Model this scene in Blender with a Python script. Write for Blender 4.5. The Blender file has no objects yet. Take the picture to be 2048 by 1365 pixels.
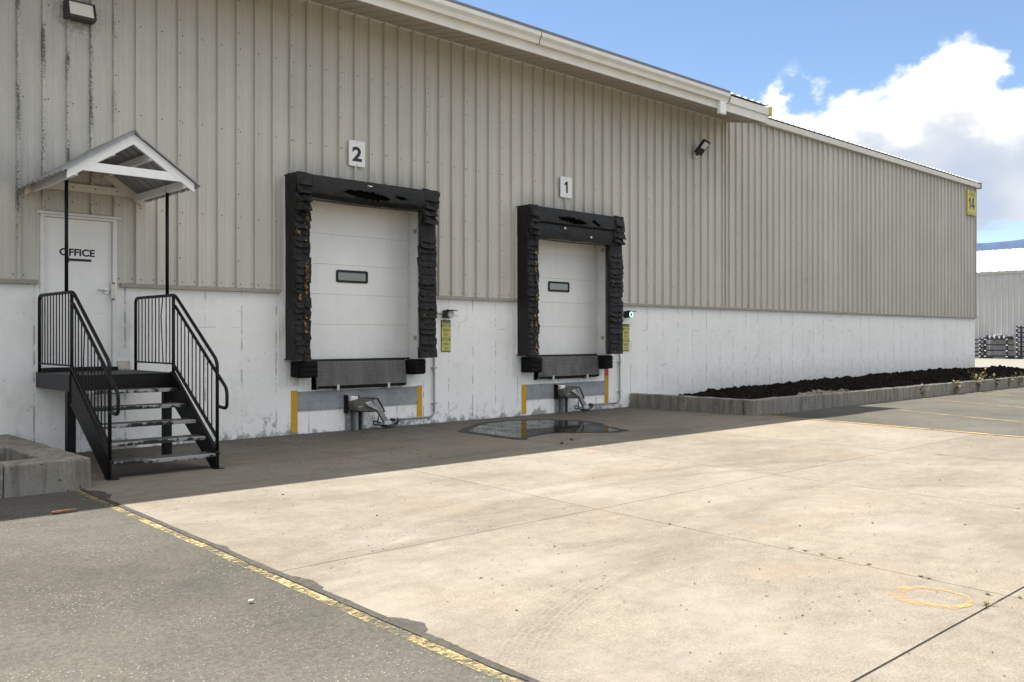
import bpy, bmesh, math, random
from mathutils import Vector, noise as mnoise
R = random.Random(7)
S = bpy.context.scene
COL = S.collection

# ------------------------------------------------------------------ camera
F, CX, HY, VX, CH = 1800.0, 1024.0, 674.0, 2950.0, 1.64      # calibrated on the 2048 px wide photograph
TH = math.atan((VX - CX) / F); CC, SS = math.cos(TH), math.sin(TH)
_t = F * CH / (873.6 - HY); CD = _t * (SS - (540 - CX) / F * CC)   # distance of the camera from the dock wall
cam_d = bpy.data.cameras.new('camera'); cam = bpy.data.objects.new('camera', cam_d); COL.objects.link(cam)
cam.location = (0, -CD, CH)
cam.rotation_euler = (math.radians(90), 0, TH - math.radians(90))
cam_d.sensor_width = 36; cam_d.lens = 36 * F / 2048
cam_d.shift_y = -(682.5 - HY) / 2048
cam_d.clip_start = 0.05; cam_d.clip_end = 30000
S.camera = cam

# ------------------------------------------------------------------ light
SUNV = Vector((-0.045, 0.418, 1.0)).normalized()               # towards the sun, behind the building
SKY_STRENGTH = 0.077; SUN_STRENGTH = 4.6; EXPOSURE = 1.22
W = bpy.data.worlds.new('World'); S.world = W; W.use_nodes = True
W.cycles.sampling_method = 'MANUAL'; W.cycles.sample_map_resolution = 512
sun_d = bpy.data.lights.new('sun', 'SUN'); sun_d.energy = SUN_STRENGTH; sun_d.angle = math.radians(0.53); sun_d.color = (1, 0.955, 0.88)
sun = bpy.data.objects.new('sun', sun_d); COL.objects.link(sun); sun.location = (10, 10, 40)
sun.rotation_euler = (-SUNV).to_track_quat('-Z', 'Y').to_euler()
S.view_settings.view_transform = 'Standard'; S.view_settings.look = 'None'
S.view_settings.exposure = EXPOSURE; S.view_settings.gamma = 1
S.render.engine = 'CYCLES'
S.cycles.max_bounces = 8; S.cycles.diffuse_bounces = 4; S.cycles.glossy_bounces = 3; S.cycles.transparent_max_bounces = 8
S.cycles.use_adaptive_sampling = True; S.cycles.adaptive_threshold = .015; S.cycles.use_denoising = True


class NT:
    """small node-tree writer"""
    def __init__(s, nt): s.t = nt; nt.nodes.clear()
    def n(s, typ, props=None, **ins):
        nd = s.t.nodes.new(typ)
        for k, v in (props or {}).items(): setattr(nd, k, v)
        for k, v in ins.items():
            key = int(k[1:]) if k[0] == '_' and k[1:].isdigit() else k.replace('_', ' ')
            s.put(nd.inputs[key], v)
        return nd
    def put(s, sock, v):
        if isinstance(v, bpy.types.NodeSocket): s.t.links.new(v, sock)
        elif isinstance(v, bpy.types.Node): s.t.links.new(v.outputs[0], sock)
        elif isinstance(v, (int, float)):
            try: sock.default_value = v
            except TypeError: sock.default_value = (v,) * len(sock.default_value)
        else:
            v = tuple(v)
            if sock.type == 'RGBA' and len(v) == 3: v += (1,)
            sock.default_value = v
    def m(s, op, a, b=0.0, c=None, clamp=False):
        nd = s.n('ShaderNodeMath', {'operation': op, 'use_clamp': clamp}, _0=a, _1=b)
        if c is not None: s.put(nd.inputs[2], c)
        return nd.outputs[0]
    def vm(s, op, a, b):
        nd = s.n('ShaderNodeVectorMath', {'operation': op}, _0=a, _1=b)
        return nd.outputs['Value'] if op in ('LENGTH', 'DISTANCE', 'DOT_PRODUCT') else nd.outputs[0]
    def pos(s): return s.n('ShaderNodeNewGeometry').outputs['Position']
    def obj(s): return s.n('ShaderNodeTexCoord').outputs['Object']
    def rnd(s): return s.n('ShaderNodeObjectInfo').outputs['Random']
    def xyz(s, v):
        o = s.n('ShaderNodeSeparateXYZ', None, _0=v).outputs; return o[0], o[1], o[2]
    def vec(s, x, y, z): return s.n('ShaderNodeCombineXYZ', None, _0=x, _1=y, _2=z).outputs[0]
    def noise(s, v, sc, det=4, rough=.55, dist=0.0, scale3=None, off=None):
        if scale3: v = s.vm('MULTIPLY', v, scale3)
        if off: v = s.vm('ADD', v, off)
        return s.n('ShaderNodeTexNoise', None, Vector=v, Scale=sc, Detail=det, Roughness=rough, Distortion=dist).outputs[0]
    def vor(s, v, sc, feat='F1', rnd=1.0, out=0, scale3=None):
        if scale3: v = s.vm('MULTIPLY', v, scale3)
        return s.n('ShaderNodeTexVoronoi', {'feature': feat}, Vector=v, Scale=sc, Randomness=rnd).outputs[out]
    def mr(s, v, a, b, c=0.0, d=1.0, smooth=False):
        nd = s.n('ShaderNodeMapRange', {'clamp': True, 'interpolation_type': 'SMOOTHSTEP' if smooth else 'LINEAR'}, _0=v, _1=a, _2=b, _3=c, _4=d)
        return nd.outputs[0]
    def mix(s, f, a, b, mode='MIX'):
        nd = s.n('ShaderNodeMix', {'data_type': 'RGBA', 'blend_type': mode})
        s.put(nd.inputs[0], f); s.put(nd.inputs[6], a); s.put(nd.inputs[7], b)
        return nd.outputs[2]
    def mul(s, a, k):   # colour times scalar socket
        return s.mix(1.0, a, s.n('ShaderNodeCombineColor', None, _0=k, _1=k, _2=k).outputs[0], 'MULTIPLY')
    def band(s, v, lo, hi, soft):  # 1 inside lo..hi
        return s.m('MULTIPLY', s.mr(v, lo - soft, lo + soft), s.mr(v, hi - soft, hi + soft, 1, 0))
    def bump(s, h, dist, strength=1.0):
        return s.n('ShaderNodeBump', None, Height=h, Distance=dist, Strength=strength).outputs[0]
    def out(s, color, rough=.6, metal=0.0, normal=None, spec=None, **kw):
        b = s.n('ShaderNodeBsdfPrincipled', None, Base_Color=color, Roughness=rough, Metallic=metal, **kw)
        if normal is not None: s.put(b.inputs['Normal'], normal)
        if spec is not None: s.put(b.inputs['Specular IOR Level'], spec)
        o = s.n('ShaderNodeOutputMaterial'); s.t.links.new(b.outputs[0], o.inputs[0])
        return b


# sky: Nishita with a bank of cumulus low over the whole horizon
nt = NT(W.node_tree)
sky = nt.n('ShaderNodeTexSky', {'sky_type': 'NISHITA', 'sun_disc': False, 'sun_elevation': math.asin(SUNV.z),
                               'sun_rotation': math.atan2(SUNV.x, SUNV.y), 'altitude': 900, 'air_density': 1.0, 'dust_density': 0.15, 'ozone_density': 2.0})
dv = nt.n('ShaderNodeTexCoord').outputs['Generated']
dx, dy, dz = nt.xyz(dv)
dv = nt.n('ShaderNodeVectorRotate', {'rotation_type': 'Z_AXIS'}, Vector=dv, Angle=math.radians(7.5)).outputs[0]
dvs = nt.vm('MULTIPLY', dv, (1, 1, 1.35))
CLOUD_OFF = (3.1, 1.7, 0.4)
ncol = nt.noise(dv, 3.4, 2, .5, scale3=(1, 1, 0), off=CLOUD_OFF)          # height of the cloud tops round the horizon
npuf = nt.noise(dvs, 13.0, 6, .54, 0, off=(1.3, 5.2, 2.0))              # puffs
nbas = nt.noise(dv, 8.0, 4, .6, 0, scale3=(1, 1, 3.0), off=(9, 4, 2))   # flat ragged bases and small low clouds
top = nt.m('ADD', .252, nt.m('ADD', nt.m('MULTIPLY', nt.m('SUBTRACT', ncol, .5), .10), nt.m('MULTIPLY', nt.m('SUBTRACT', npuf, .5), .17)))
up = nt.mr(nt.m('SUBTRACT', top, dz), -.005, .020, smooth=True)
dn = nt.mr(nt.m('SUBTRACT', dz, nt.m('ADD', .118, nt.m('MULTIPLY', nt.m('SUBTRACT', nbas, .5), .10))), -.006, .012, smooth=True)
mask = nt.m('MULTIPLY', up, dn)
wisp = nt.m('MULTIPLY', nt.mr(npuf, .60, .75), nt.m('MULTIPLY', nt.mr(dz, .235, .25), nt.mr(dz, .262, .285, 1, 0)))
low = nt.m('MULTIPLY', nt.mr(nbas, .45, .57, smooth=True), nt.m('MULTIPLY', nt.mr(dz, .02, .06), nt.mr(dz, .10, .13, 1, 0)))
mask = nt.m('MAXIMUM', mask, nt.m('MAXIMUM', nt.m('MULTIPLY', low, .9), nt.m('MULTIPLY', wisp, .5)))
# unseen cumulus above the view, all round, added for whiter, brighter ambient light
ov = nt.noise(nt.vm('DIVIDE', dv, nt.vec(nt.m('ADD', dz, .2), nt.m('ADD', dz, .2), 1.0)), 1.9, 3, .55, 0, off=(4.4, 2.2, 0))
mask = nt.m('MAXIMUM', mask, nt.m('MULTIPLY', nt.mr(ov, .42, .51, smooth=True), nt.mr(dz, .37, .46, smooth=True)))
nsh = nt.noise(dvs, 6.0, 3, .55, 0, off=(2.2, 7.1, 1.1))
depth = nt.mr(nt.m('SUBTRACT', top, dz), .012, .075, smooth=True)
shade = nt.m('MULTIPLY', nt.m('MULTIPLY', nt.mr(nsh, .30, .64, smooth=True), depth), nt.mr(dz, .30, .36, 1, 0))
inner = nt.m('MULTIPLY', nt.mr(nt.m('SUBTRACT', top, dz), .01, .06, smooth=True), nt.mr(dz, .30, .36, 1, 0))
ccol = nt.mix(nt.m('MULTIPLY', shade, .95), nt.mix(inner, (9.0, 8.9, 8.7), (5.4, 5.45, 5.5)), (3.1, 3.6, 4.5))
skyc = nt.mix(mask, sky.outputs[0], ccol)
bg = nt.n('ShaderNodeBackground', None, Color=skyc, Strength=SKY_STRENGTH)
wo = nt.n('ShaderNodeOutputWorld'); nt.t.links.new(bg.outputs[0], wo.inputs[0])


# ------------------------------------------------------------------ pixel -> place
def G(px, py, z=0.0):                       # point of the level ground (or of height z) under a pixel
    t = F * (CH - z) / (py - HY); u = (px - CX) / F
    return Vector((t * (CC + u * SS), -CD + t * (SS - u * CC), z))
def WP(px, py, Y=0.0):                      # point of the dock wall (or of a plane Y in front of it)
    u = (px - CX) / F; t = (CD + Y) / (SS - u * CC)
    return t * (CC + u * SS), CH + (HY - py) * t / F


# ------------------------------------------------------------------ mesh helpers
def wloc(o):
    v = Vector((0, 0, 0))
    while o: v += o.location; o = o.parent
    return v

class MB:
    def __init__(s): s.v = []; s.f = []
    def add(s, vs, fs):
        o = len(s.v); s.v += [tuple(p) for p in vs]; s.f += [tuple(i + o for i in f) for f in fs]; return s
    def box(s, x0, x1, y0, y1, z0, z1):
        return s.add([(x0, y0, z0), (x1, y0, z0), (x1, y1, z0), (x0, y1, z0), (x0, y0, z1), (x1, y0, z1), (x1, y1, z1), (x0, y1, z1)],
                     [(0, 3, 2, 1), (4, 5, 6, 7), (0, 1, 5, 4), (1, 2, 6, 5), (2, 3, 7, 6), (3, 0, 4, 7)])
    def cbox(s, x0, x1, y0, y1, z0, z1, b):       # chamfered box
        bm = bmesh.new(); bmesh.ops.create_cube(bm, size=1)
        for v in bm.verts: v.co = (x0 + (v.co.x + .5) * (x1 - x0), y0 + (v.co.y + .5) * (y1 - y0), z0 + (v.co.z + .5) * (z1 - z0))
        bmesh.ops.bevel(bm, geom=bm.edges[:], offset=b, segments=2, affect='EDGES', profile=.6)
        bm.verts.index_update(); s.add([v.co for v in bm.verts], [[v.index for v in f.verts] for f in bm.faces]); bm.free(); return s
    def prism(s, poly, axis, a, b):               # polygon (2-D) extruded along axis
        n = len(poly)
        def P(p, t): return {'x': (t, p[0], p[1]), 'y': (p[0], t, p[1]), 'z': (p[0], p[1], t)}[axis]
        vs = [P(p, a) for p in poly] + [P(p, b) for p in poly]
        fs = [tuple(range(n - 1, -1, -1)), tuple(range(n, 2 * n))] + [(i, (i + 1) % n, n + (i + 1) % n, n + i) for i in range(n)]
        return s.add(vs, fs)
    def bar(s, a, b, w, h, up=(0, 0, 1)):         # rectangular bar from a to b
        a, b = Vector(a), Vector(b); d = (b - a).normalized(); u = Vector(up); r = d.cross(u).normalized(); u = r.cross(d)
        vs = [p + r * sx * w / 2 + u * sz * h / 2 for p in (a, b) for sx, sz in ((-1, -1), (1, -1), (1, 1), (-1, 1))]
        return s.add(vs, [(3, 2, 1, 0), (4, 5, 6, 7), (0, 1, 5, 4), (1, 2, 6, 5), (2, 3, 7, 6), (3, 0, 4, 7)])
    def tube(s, pts, r, n=10, caps=True):
        pts = [Vector(p) for p in pts]; rings = []; prev = None
        for i, p in enumerate(pts):
            d = (pts[min(i + 1, len(pts) - 1)] - pts[max(i - 1, 0)]).normalized()
            if prev is None:
                ref = Vector((0, 0, 1)) if abs(d.z) < .9 else Vector((1, 0, 0)); u = d.cross(ref).normalized()
            else: u = (prev - d * prev.dot(d)).normalized()
            w = d.cross(u); prev = u; rr = r[i] if isinstance(r, (list, tuple)) else r
            rings.append([p + (u * math.cos(k * 2 * math.pi / n) + w * math.sin(k * 2 * math.pi / n)) * rr for k in range(n)])
        vs = [v for g in rings for v in g]; fs = []
        for i in range(len(rings) - 1):
            fs += [(i * n + k, i * n + (k + 1) % n, (i + 1) * n + (k + 1) % n, (i + 1) * n + k) for k in range(n)]
        if caps: fs += [tuple(range(n - 1, -1, -1)), tuple((len(rings) - 1) * n + k for k in range(n))]
        return s.add(vs, fs)
    def grid(s, fn, nu, nv, skip=None):           # fn(u,v)->point, u,v in 0..1
        vs = [fn(i / nu, j / nv) for j in range(nv + 1) for i in range(nu + 1)]
        fs = [(j * (nu + 1) + i, j * (nu + 1) + i + 1, (j + 1) * (nu + 1) + i + 1, (j + 1) * (nu + 1) + i)
              for j in range(nv) for i in range(nu) if not (skip and skip((i + .5) / nu, (j + .5) / nv))]
        return s.add(vs, fs)
    def build(s, name, mat, parent=None, smooth=False, loc=None, local=False):      # local: vertices are already in the object's own frame
        base = wloc(parent) if parent and not local else Vector((0, 0, 0))
        if loc is not None: base = base + Vector(loc) if parent else Vector(loc)
        me = bpy.data.meshes.new(name); me.from_pydata([(p[0] - base.x, p[1] - base.y, p[2] - base.z) for p in s.v], [], s.f)
        bm = bmesh.new(); bm.from_mesh(me); bmesh.ops.recalc_face_normals(bm, faces=bm.faces); bm.to_mesh(me); bm.free()
        if smooth:
            me.polygons.foreach_set('use_smooth', [True] * len(me.polygons))
            if smooth is not True: me.set_sharp_from_angle(angle=math.radians(smooth))
        o = bpy.data.objects.new(name, me); COL.objects.link(o); o.parent = parent
        if loc is not None: o.location = loc
        me.materials.append(M[mat]); return o

def fillet(pts, r, n=6):
    pts = [Vector(p) for p in pts]; out = [pts[0]]
    for i in range(1, len(pts) - 1):
        p = pts[i]; a = pts[i - 1] - p; b = pts[i + 1] - p
        k = min(r, a.length * .49, b.length * .49); a = p + a.normalized() * k; b = p + b.normalized() * k
        for j in range(n + 1):
            t = j / n; out.append(a * (1 - t) ** 2 + p * 2 * t * (1 - t) + b * t * t)
    return out + [pts[-1]]
def tag(o, label=None, cat=None, group=None, kind=None):
    for k, v in (('label', label), ('category', cat), ('group', group), ('kind', kind)):
        if v: o[k] = v
    return o
def thing(name, loc, label, cat, group=None, rz=0.0):
    o = bpy.data.objects.new(name, None); COL.objects.link(o); o.location = loc; o.empty_display_size = .1
    return tag(o, label, cat, group)
def nz(x, y=0.0, z=0.0): return mnoise.noise(Vector((x, y, z)))
def text(parent, name, s, x0, x1, z0, z1, y, mat, bold=.03, mirror=False, extr=.001):
    cu = bpy.data.curves.new(name, 'FONT'); cu.body = s; cu.extrude = 0; cu.offset = bold; cu.resolution_u = 4
    ob = bpy.data.objects.new(name, cu); me0 = bpy.data.meshes.new_from_object(ob)
    co = [v.co.copy() for v in me0.vertices]; fs = [tuple(p.vertices) for p in me0.polygons]
    xa, xb = min(c.x for c in co), max(c.x for c in co); ya, yb = min(c.y for c in co), max(c.y for c in co)
    b = MB(); vs = []
    for c in co:
        t = (c.x - xa) / (xb - xa)
        if mirror: t = 1 - t
        vs.append((x0 + t * (x1 - x0), y, z0 + (c.y - ya) / (yb - ya) * (z1 - z0)))
    b.add(vs, fs); bpy.data.objects.remove(ob); bpy.data.meshes.remove(me0); bpy.data.curves.remove(cu)
    return b.build(name, mat, parent)


# ------------------------------------------------------------------ materials
M = {}
def material(name):
    def deco(fn):
        m = bpy.data.materials.new(name); m.use_nodes = True; fn(NT(m.node_tree)); M[name] = m; return fn
    return deco

@material('cladding')
def _(t):
    p = t.pos(); x, y, z = t.xyz(p)
    streak = t.noise(p, 9, 3, .6, scale3=(1, .2, .035)); blot = t.noise(p, .55, 4, .6); fine = t.noise(p, 40, 2, .5, scale3=(1, 1, .12))
    k = t.m('ADD', t.mr(streak, .3, .7, .93, 1.04), t.m('ADD', t.mr(blot, .3, .7, -.06, .05), t.mr(fine, .3, .7, -.025, .025)))
    k = t.m('MULTIPLY', k, t.m('ADD', .955, t.m('MULTIPLY', t.rnd(), .08)))
    c = t.mul((.555, .518, .447), k)
    # black mildew under the wall light and on the panels above the office door
    col = t.m('MULTIPLY', t.band(x, 3.2, 4.75, .25), t.band(z, 2.9, 7.2, .5))
    sp = t.noise(p, 38, 5, .72); pat = t.noise(p, 2.2, 3, .6, scale3=(3.2, 1, .6))
    rib = t.mr(t.m('ABSOLUTE', t.m('SUBTRACT', t.m('FRACT', t.m('DIVIDE', t.m('SUBTRACT', x, 7.52), .316)), .08)), .02, .12, 1, .12)
    mil = t.m('MULTIPLY', t.mr(t.m('ADD', sp, t.m('MULTIPLY', t.m('SUBTRACT', pat, .5), .9)), .52, .575), t.m('MULTIPLY', col, rib))
    halo = t.m('MULTIPLY', t.mr(t.vm('DISTANCE', t.vec(x, 0, z), (4.2, 0, 6.2)), .05, .5, 1, 0, True), t.mr(t.noise(p, 14, 4, .65), .38, .62))
    dirt = t.m('MAXIMUM', mil, t.m('MULTIPLY', halo, .75))
    # soot that rises from the two dock seals and from the canopy
    so = None
    for a, b, zz, hh in ((7.5, 10.4, 4.33, .55), (12.8, 15.7, 4.33, .5), (2.6, 4.1, 3.75, .55)):
        q = t.m('MULTIPLY', t.band(x, a, b, .15), t.m('MULTIPLY', t.mr(z, zz - .3, zz), t.mr(z, zz, zz + hh, 1, 0, True)))
        so = q if so is None else t.m('MAXIMUM', so, q)
    so = t.m('MULTIPLY', so, t.mr(t.noise(p, 5, 4, .6, scale3=(2.2, 1, .35)), .35, .65, .2, .85))
    c = t.mix(t.m('MULTIPLY', so, .45), c, (.13, .135, .15)); c = t.mix(t.m('MULTIPLY', dirt, .9), c, (.03, .03, .028))
    rust = t.m('MULTIPLY', t.mr(t.noise(p, 70, 2, .5), .70, .74), t.mr(t.noise(p, 1.2, 2), .5, .65)); c = t.mix(t.m('MULTIPLY', rust, .55), c, (.16, .11, .08))
    t.out(c, t.mr(blot, .3, .7, .27, .38), normal=t.bump(t.noise(p, 2.2, 3, .5, scale3=(1, 1, .35)), .011, .6))

def painted(t, base, chip=True, grime=1.0):
    p = t.pos(); x, y, z = t.xyz(p)
    n1 = t.noise(p, 1.1, 5, .6); n2 = t.noise(p, 7, 5, .65); st = t.noise(p, 6, 4, .6, scale3=(1, 1, .08))
    k = t.m('ADD', t.mr(n1, .3, .7, .965, 1.03), t.m('ADD', t.mr(n2, .3, .7, -.03, .025), t.mr(st, .3, .7, -.035, .025)))
    c = t.mul(base, k)
    if chip:
        pit = t.m('MULTIPLY', t.mr(t.noise(p, 26, 3, .6), .67, .70), t.mr(t.noise(p, .9, 2), .42, .6))
        pit2 = t.mr(t.vor(p, 2.6), .035, .022)
        zz = t.m('ADD', z, t.m('MULTIPLY', t.m('SUBTRACT', t.noise(p, 2.2, 4, .7, scale3=(1, 1, .8)), .5), .9))
        peel = t.m('MULTIPLY', t.mr(t.noise(p, 6, 5, .7, scale3=(1, 1, .8)), .555, .575), t.m('MULTIPLY', t.mr(zz, .08, .42, 1, 0), t.mr(t.noise(p, .8, 2, .5, scale3=(1, 0, 0)), .42, .58)))
        foot = t.mr(zz, -.02, .05, .75, 0)
        # board marks left by the form work, broken up, and hairline cracks
        fr = t.m('ABSOLUTE', t.m('SUBTRACT', t.m('FRACT', t.m('DIVIDE', t.m('ADD', x, t.m('MULTIPLY', t.noise(p, 8, 3), .015)), .61)), .5))
        line = t.m('MULTIPLY', t.mr(fr, .474, .486), t.mr(t.noise(p, 2.3, 4, .7, scale3=(1, 1, 1.4)), .46, .58))
        e = t.vor(t.vm('ADD', p, t.vm('MULTIPLY', t.n('ShaderNodeTexNoise', None, Vector=p, Scale=3.0, Detail=4.0).outputs[1], (.28, .28, .28))), .62, 'DISTANCE_TO_EDGE', scale3=(1, 1, .7))
        crack = t.m('MULTIPLY', t.mr(e, .008, .003), t.mr(t.m('ADD', t.noise(p, .75, 3, .6), t.mr(x, 15, 22, -.04, .04)), .57, .63))
        hz = t.m('MULTIPLY', t.mr(t.m('ABSOLUTE', t.m('SUBTRACT', z, t.m('ADD', 1.78, t.m('MULTIPLY', t.noise(p, 3, 2), .02)))), .006, .003), t.mr(t.noise(p, 1.4, 3, .6, scale3=(1, 1, .01)), .53, .58))
        spl = t.m('MULTIPLY', t.mr(x, 16.8, 20), t.m('MULTIPLY', t.mr(t.m('ADD', z, t.m('MULTIPLY', t.m('SUBTRACT', n2, .5), .8)), .25, 1.0, 1, 0), .42)); c = t.mix(spl, c, (.30, .275, .24))
        smg = t.m('MULTIPLY', t.mr(t.noise(p, 1.7, 6, .7, scale3=(1, 1, .6), off=(3, 1, 8)), .58, .74), .28); c = t.mix(smg, c, (.42, .41, .39))
        dark = t.m('MAXIMUM', t.m('MAXIMUM', pit, pit2), t.m('MAXIMUM', line, t.m('MAXIMUM', t.m('MULTIPLY', crack, .5), hz)))
        c = t.mix(t.m('MULTIPLY', peel, .85), c, (.27, .27, .26)); c = t.mix(foot, c, (.17, .165, .15))
        c = t.mix(t.m('MULTIPLY', dark, .55 * grime), c, (.12, .115, .105))
        h = t.m('SUBTRACT', t.m('MULTIPLY', n2, .3), t.m('MAXIMUM', dark, peel))
    else: h = n2
    t.out(c, .62, normal=t.bump(h, .004, .6))
@material('white_concrete')
def _(t): painted(t, (.91, .885, .835))
@material('white_infill')
def _(t):
    p = t.pos(); x, y, z = t.xyz(p)
    st = t.noise(p, 8, 5, .65, scale3=(1, 1, .1)); n = t.noise(p, 6, 5, .6)
    c = t.mul((.86, .845, .81), t.mr(n, .3, .7, .9, 1.04))
    c = t.mix(t.m('MULTIPLY', t.mr(st, .55, .72), .75), c, (.30, .21, .11)); c = t.mix(t.m('MULTIPLY', t.mr(t.noise(p, 20, 4, .7), .62, .66), .7), c, (.2, .18, .15))
    t.out(c, .6, normal=t.bump(n, .004, .6))

@material('slab_concrete')
def _(t):
    p = t.pos(); x, y, z = t.xyz(p)
    big = t.noise(p, .28, 5, .62); mid = t.noise(p, 1.3, 6, .65); gr = t.noise(p, 55, 4, .75); gr2 = t.noise(p, 170, 2, .6); sm = t.noise(p, .95, 6, .72, 0, scale3=(.32, 1, 1))
    k = t.m('ADD', t.mr(big, .3, .7, .88, 1.07), t.m('ADD', t.mr(mid, .3, .7, -.07, .06), t.m('ADD', t.mr(gr, .3, .7, -.30, .24), t.mr(gr2, .3, .7, -.26, .26))))
    k = t.m('MULTIPLY', k, t.m('ADD', .94, t.m('MULTIPLY', t.rnd(), .12)))
    c = t.mul((.208, .183, .147), k)
    hf = t.noise(p, 6.5, 8, .78); c = t.mul(c, t.mr(hf, .3, .7, .80, 1.18))
    c = t.mix(t.m('MULTIPLY', t.mr(t.noise(p, .62, 6, .68, off=(11, 3, 0)), .50, .66), .60), c, (.262, .240, .205))
    c = t.mix(t.m('MULTIPLY', t.mr(sm, .50, .70), .62), c, (.118, .100, .076))
    c = t.mix(t.m('MULTIPLY', t.mr(t.noise(p, .5, 4, .6, off=(5, 8, 0)), .56, .75), .30), c, (.30, .215, .135))
    # faint tyre tracks curving away from the docks
    tr = None
    for cx_, cy_, r_, w_ in ((5.75, -13.8, 4.45, .17), (2.6, -21.5, 13.0, .15), (7.04, -14.29, 7.82, .16), (7.04, -14.29, 7.35, .13), (5.75, -13.8, 6.2, .14), (-4.0, -25.0, 19.5, .15)):
        d = t.m('ABSOLUTE', t.m('SUBTRACT', t.vm('DISTANCE', t.vec(x, y, 0), (cx_, cy_, 0)), r_))
        q = t.mr(d, w_ * .5, w_, 1, 0, True); q = t.m('MULTIPLY', q, t.mr(t.m('SINE', t.m('MULTIPLY', d, 150)), -.4, .6, .35, 1))
        tr = q if tr is None else t.m('MAXIMUM', tr, q)
    tr = t.m('MULTIPLY', tr, t.mr(t.noise(p, .55, 3, .6), .34, .54)); tr = t.m('MULTIPLY', tr, t.mr(t.noise(p, 30, 2), .35, .6))
    c = t.mix(t.m('MULTIPLY', tr, .48), c, (.10, .087, .07))
    pit = t.m('MULTIPLY', t.mr(t.noise(p, 17, 4, .68, scale3=(.6, 1, 1)), .655, .685), t.mr(t.noise(p, .7, 2), .32, .58)); c = t.mix(t.m('MULTIPLY', pit, .8), c, (.10, .09, .08))
    spk = t.mr(t.vor(p, 9), .045, .025); c = t.mix(t.m('MULTIPLY', spk, .75), c, (.09, .08, .07))
    oil = t.m('MULTIPLY', t.mr(t.m('ADD', t.vor(p, .85), t.m('MULTIPLY', t.m('SUBTRACT', hf, .5), .12)), .10, .05), t.mr(t.noise(p, .6, 2, off=(1, 7, 3)), .48, .6)); c = t.mix(t.m('MULTIPLY', oil, .5), c, (.06, .053, .045))
    # damp dirt and oil along the wall foot, with painted shade deepening it
    wet_shade = t.m('MULTIPLY', t.mr(t.m('ADD', y, t.m('MULTIPLY', t.m('SUBTRACT', mid, .5), 2.6)), -2.9, -.1), .70); c = t.mix(wet_shade, c, (.066, .065, .062))
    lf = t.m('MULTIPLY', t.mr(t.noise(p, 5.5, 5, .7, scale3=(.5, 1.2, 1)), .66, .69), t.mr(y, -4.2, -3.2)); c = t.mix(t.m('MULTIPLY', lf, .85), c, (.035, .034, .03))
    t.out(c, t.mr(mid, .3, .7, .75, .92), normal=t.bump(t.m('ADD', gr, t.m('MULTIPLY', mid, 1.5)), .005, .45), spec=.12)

@material('asphalt')
def _(t):
    p = t.pos(); x, y, z = t.xyz(p)
    big = t.noise(p, .5, 5, .62); mid = t.noise(p, 2.2, 5, .65); gr = t.noise(p, 42, 5, .8)
    base = t.mul((.090, .085, .072), t.m('ADD', t.mr(big, .3, .7, .82, 1.12), t.m('ADD', t.mr(mid, .3, .7, -.1, .1), t.mr(gr, .3, .7, -.42, .42))))
    base = t.mul(base, t.mr(t.noise(p, .22, 2, .5), .35, .65, .85, 1.1))
    v = t.vor(p, 34); agg = t.m('MULTIPLY', t.mr(v, .22, .13), t.mr(t.noise(p, 1.4, 5, .65), .42, .60, .10, 1.0))
    c = t.mix(t.m('MULTIPLY', agg, .85), base, (.30, .288, .255))
    v2 = t.vor(t.vm('ADD', p, (7.7, 3.1, 0)), 26); c = t.mix(t.m('MULTIPLY', t.mr(v2, .15, .09), .75), c, (.035, .034, .03))
    t.out(c, .88, normal=t.bump(t.m('ADD', t.m('MULTIPLY', gr, .6), t.mr(v, .4, .05)), .007, .65), spec=.12)

@material('tar')
def _(t):
    p = t.pos(); n = t.noise(p, 14, 5, .7); t.out(t.mix(t.mr(n, .35, .65), (.026, .023, .018), (.06, .052, .041)), .85, normal=t.bump(n, .006, .7))
@material('joint_dirt')
def _(t):
    p = t.pos(); n = t.noise(p, 6, 4, .6); t.out(t.mix(n, (.03, .028, .024), (.10, .09, .075)), .95)

def road_paint(t, col, thr=.47, soft=.05, sc=22):
    p = t.pos(); n = t.noise(p, sc, 6, .78); n2 = t.noise(p, 2.2, 4, .6)
    a = t.mr(t.m('ADD', n, t.m('MULTIPLY', t.m('SUBTRACT', n2, .5), .5)), thr - soft, thr + soft)
    b = t.n('ShaderNodeBsdfPrincipled', None, Base_Color=t.mul(col, t.mr(n2, .3, .7, .85, 1.1)), Roughness=.8)
    tr = t.n('ShaderNodeBsdfTransparent'); mx = t.n('ShaderNodeMixShader', None, _0=a, _1=tr.outputs[0], _2=b.outputs[0])
    o = t.n('ShaderNodeOutputMaterial'); t.t.links.new(mx.outputs[0], o.inputs[0])
@material('yellow_paint')
def _(t): road_paint(t, (.34, .26, .115), .535, .09)
@material('edge_yellow_paint')
def _(t): road_paint(t, (.38, .265, .085), .44, .08)
@material('faded_yellow_paint')
def _(t): road_paint(t, (.32, .225, .085), .47, .08)
@material('orange_spray')
def _(t): road_paint(t, (.50, .27, .07), .55, .13, 13)
@material('red_crayon')
def _(t): road_paint(t, (.6, .10, .06), .42, .1)

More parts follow.
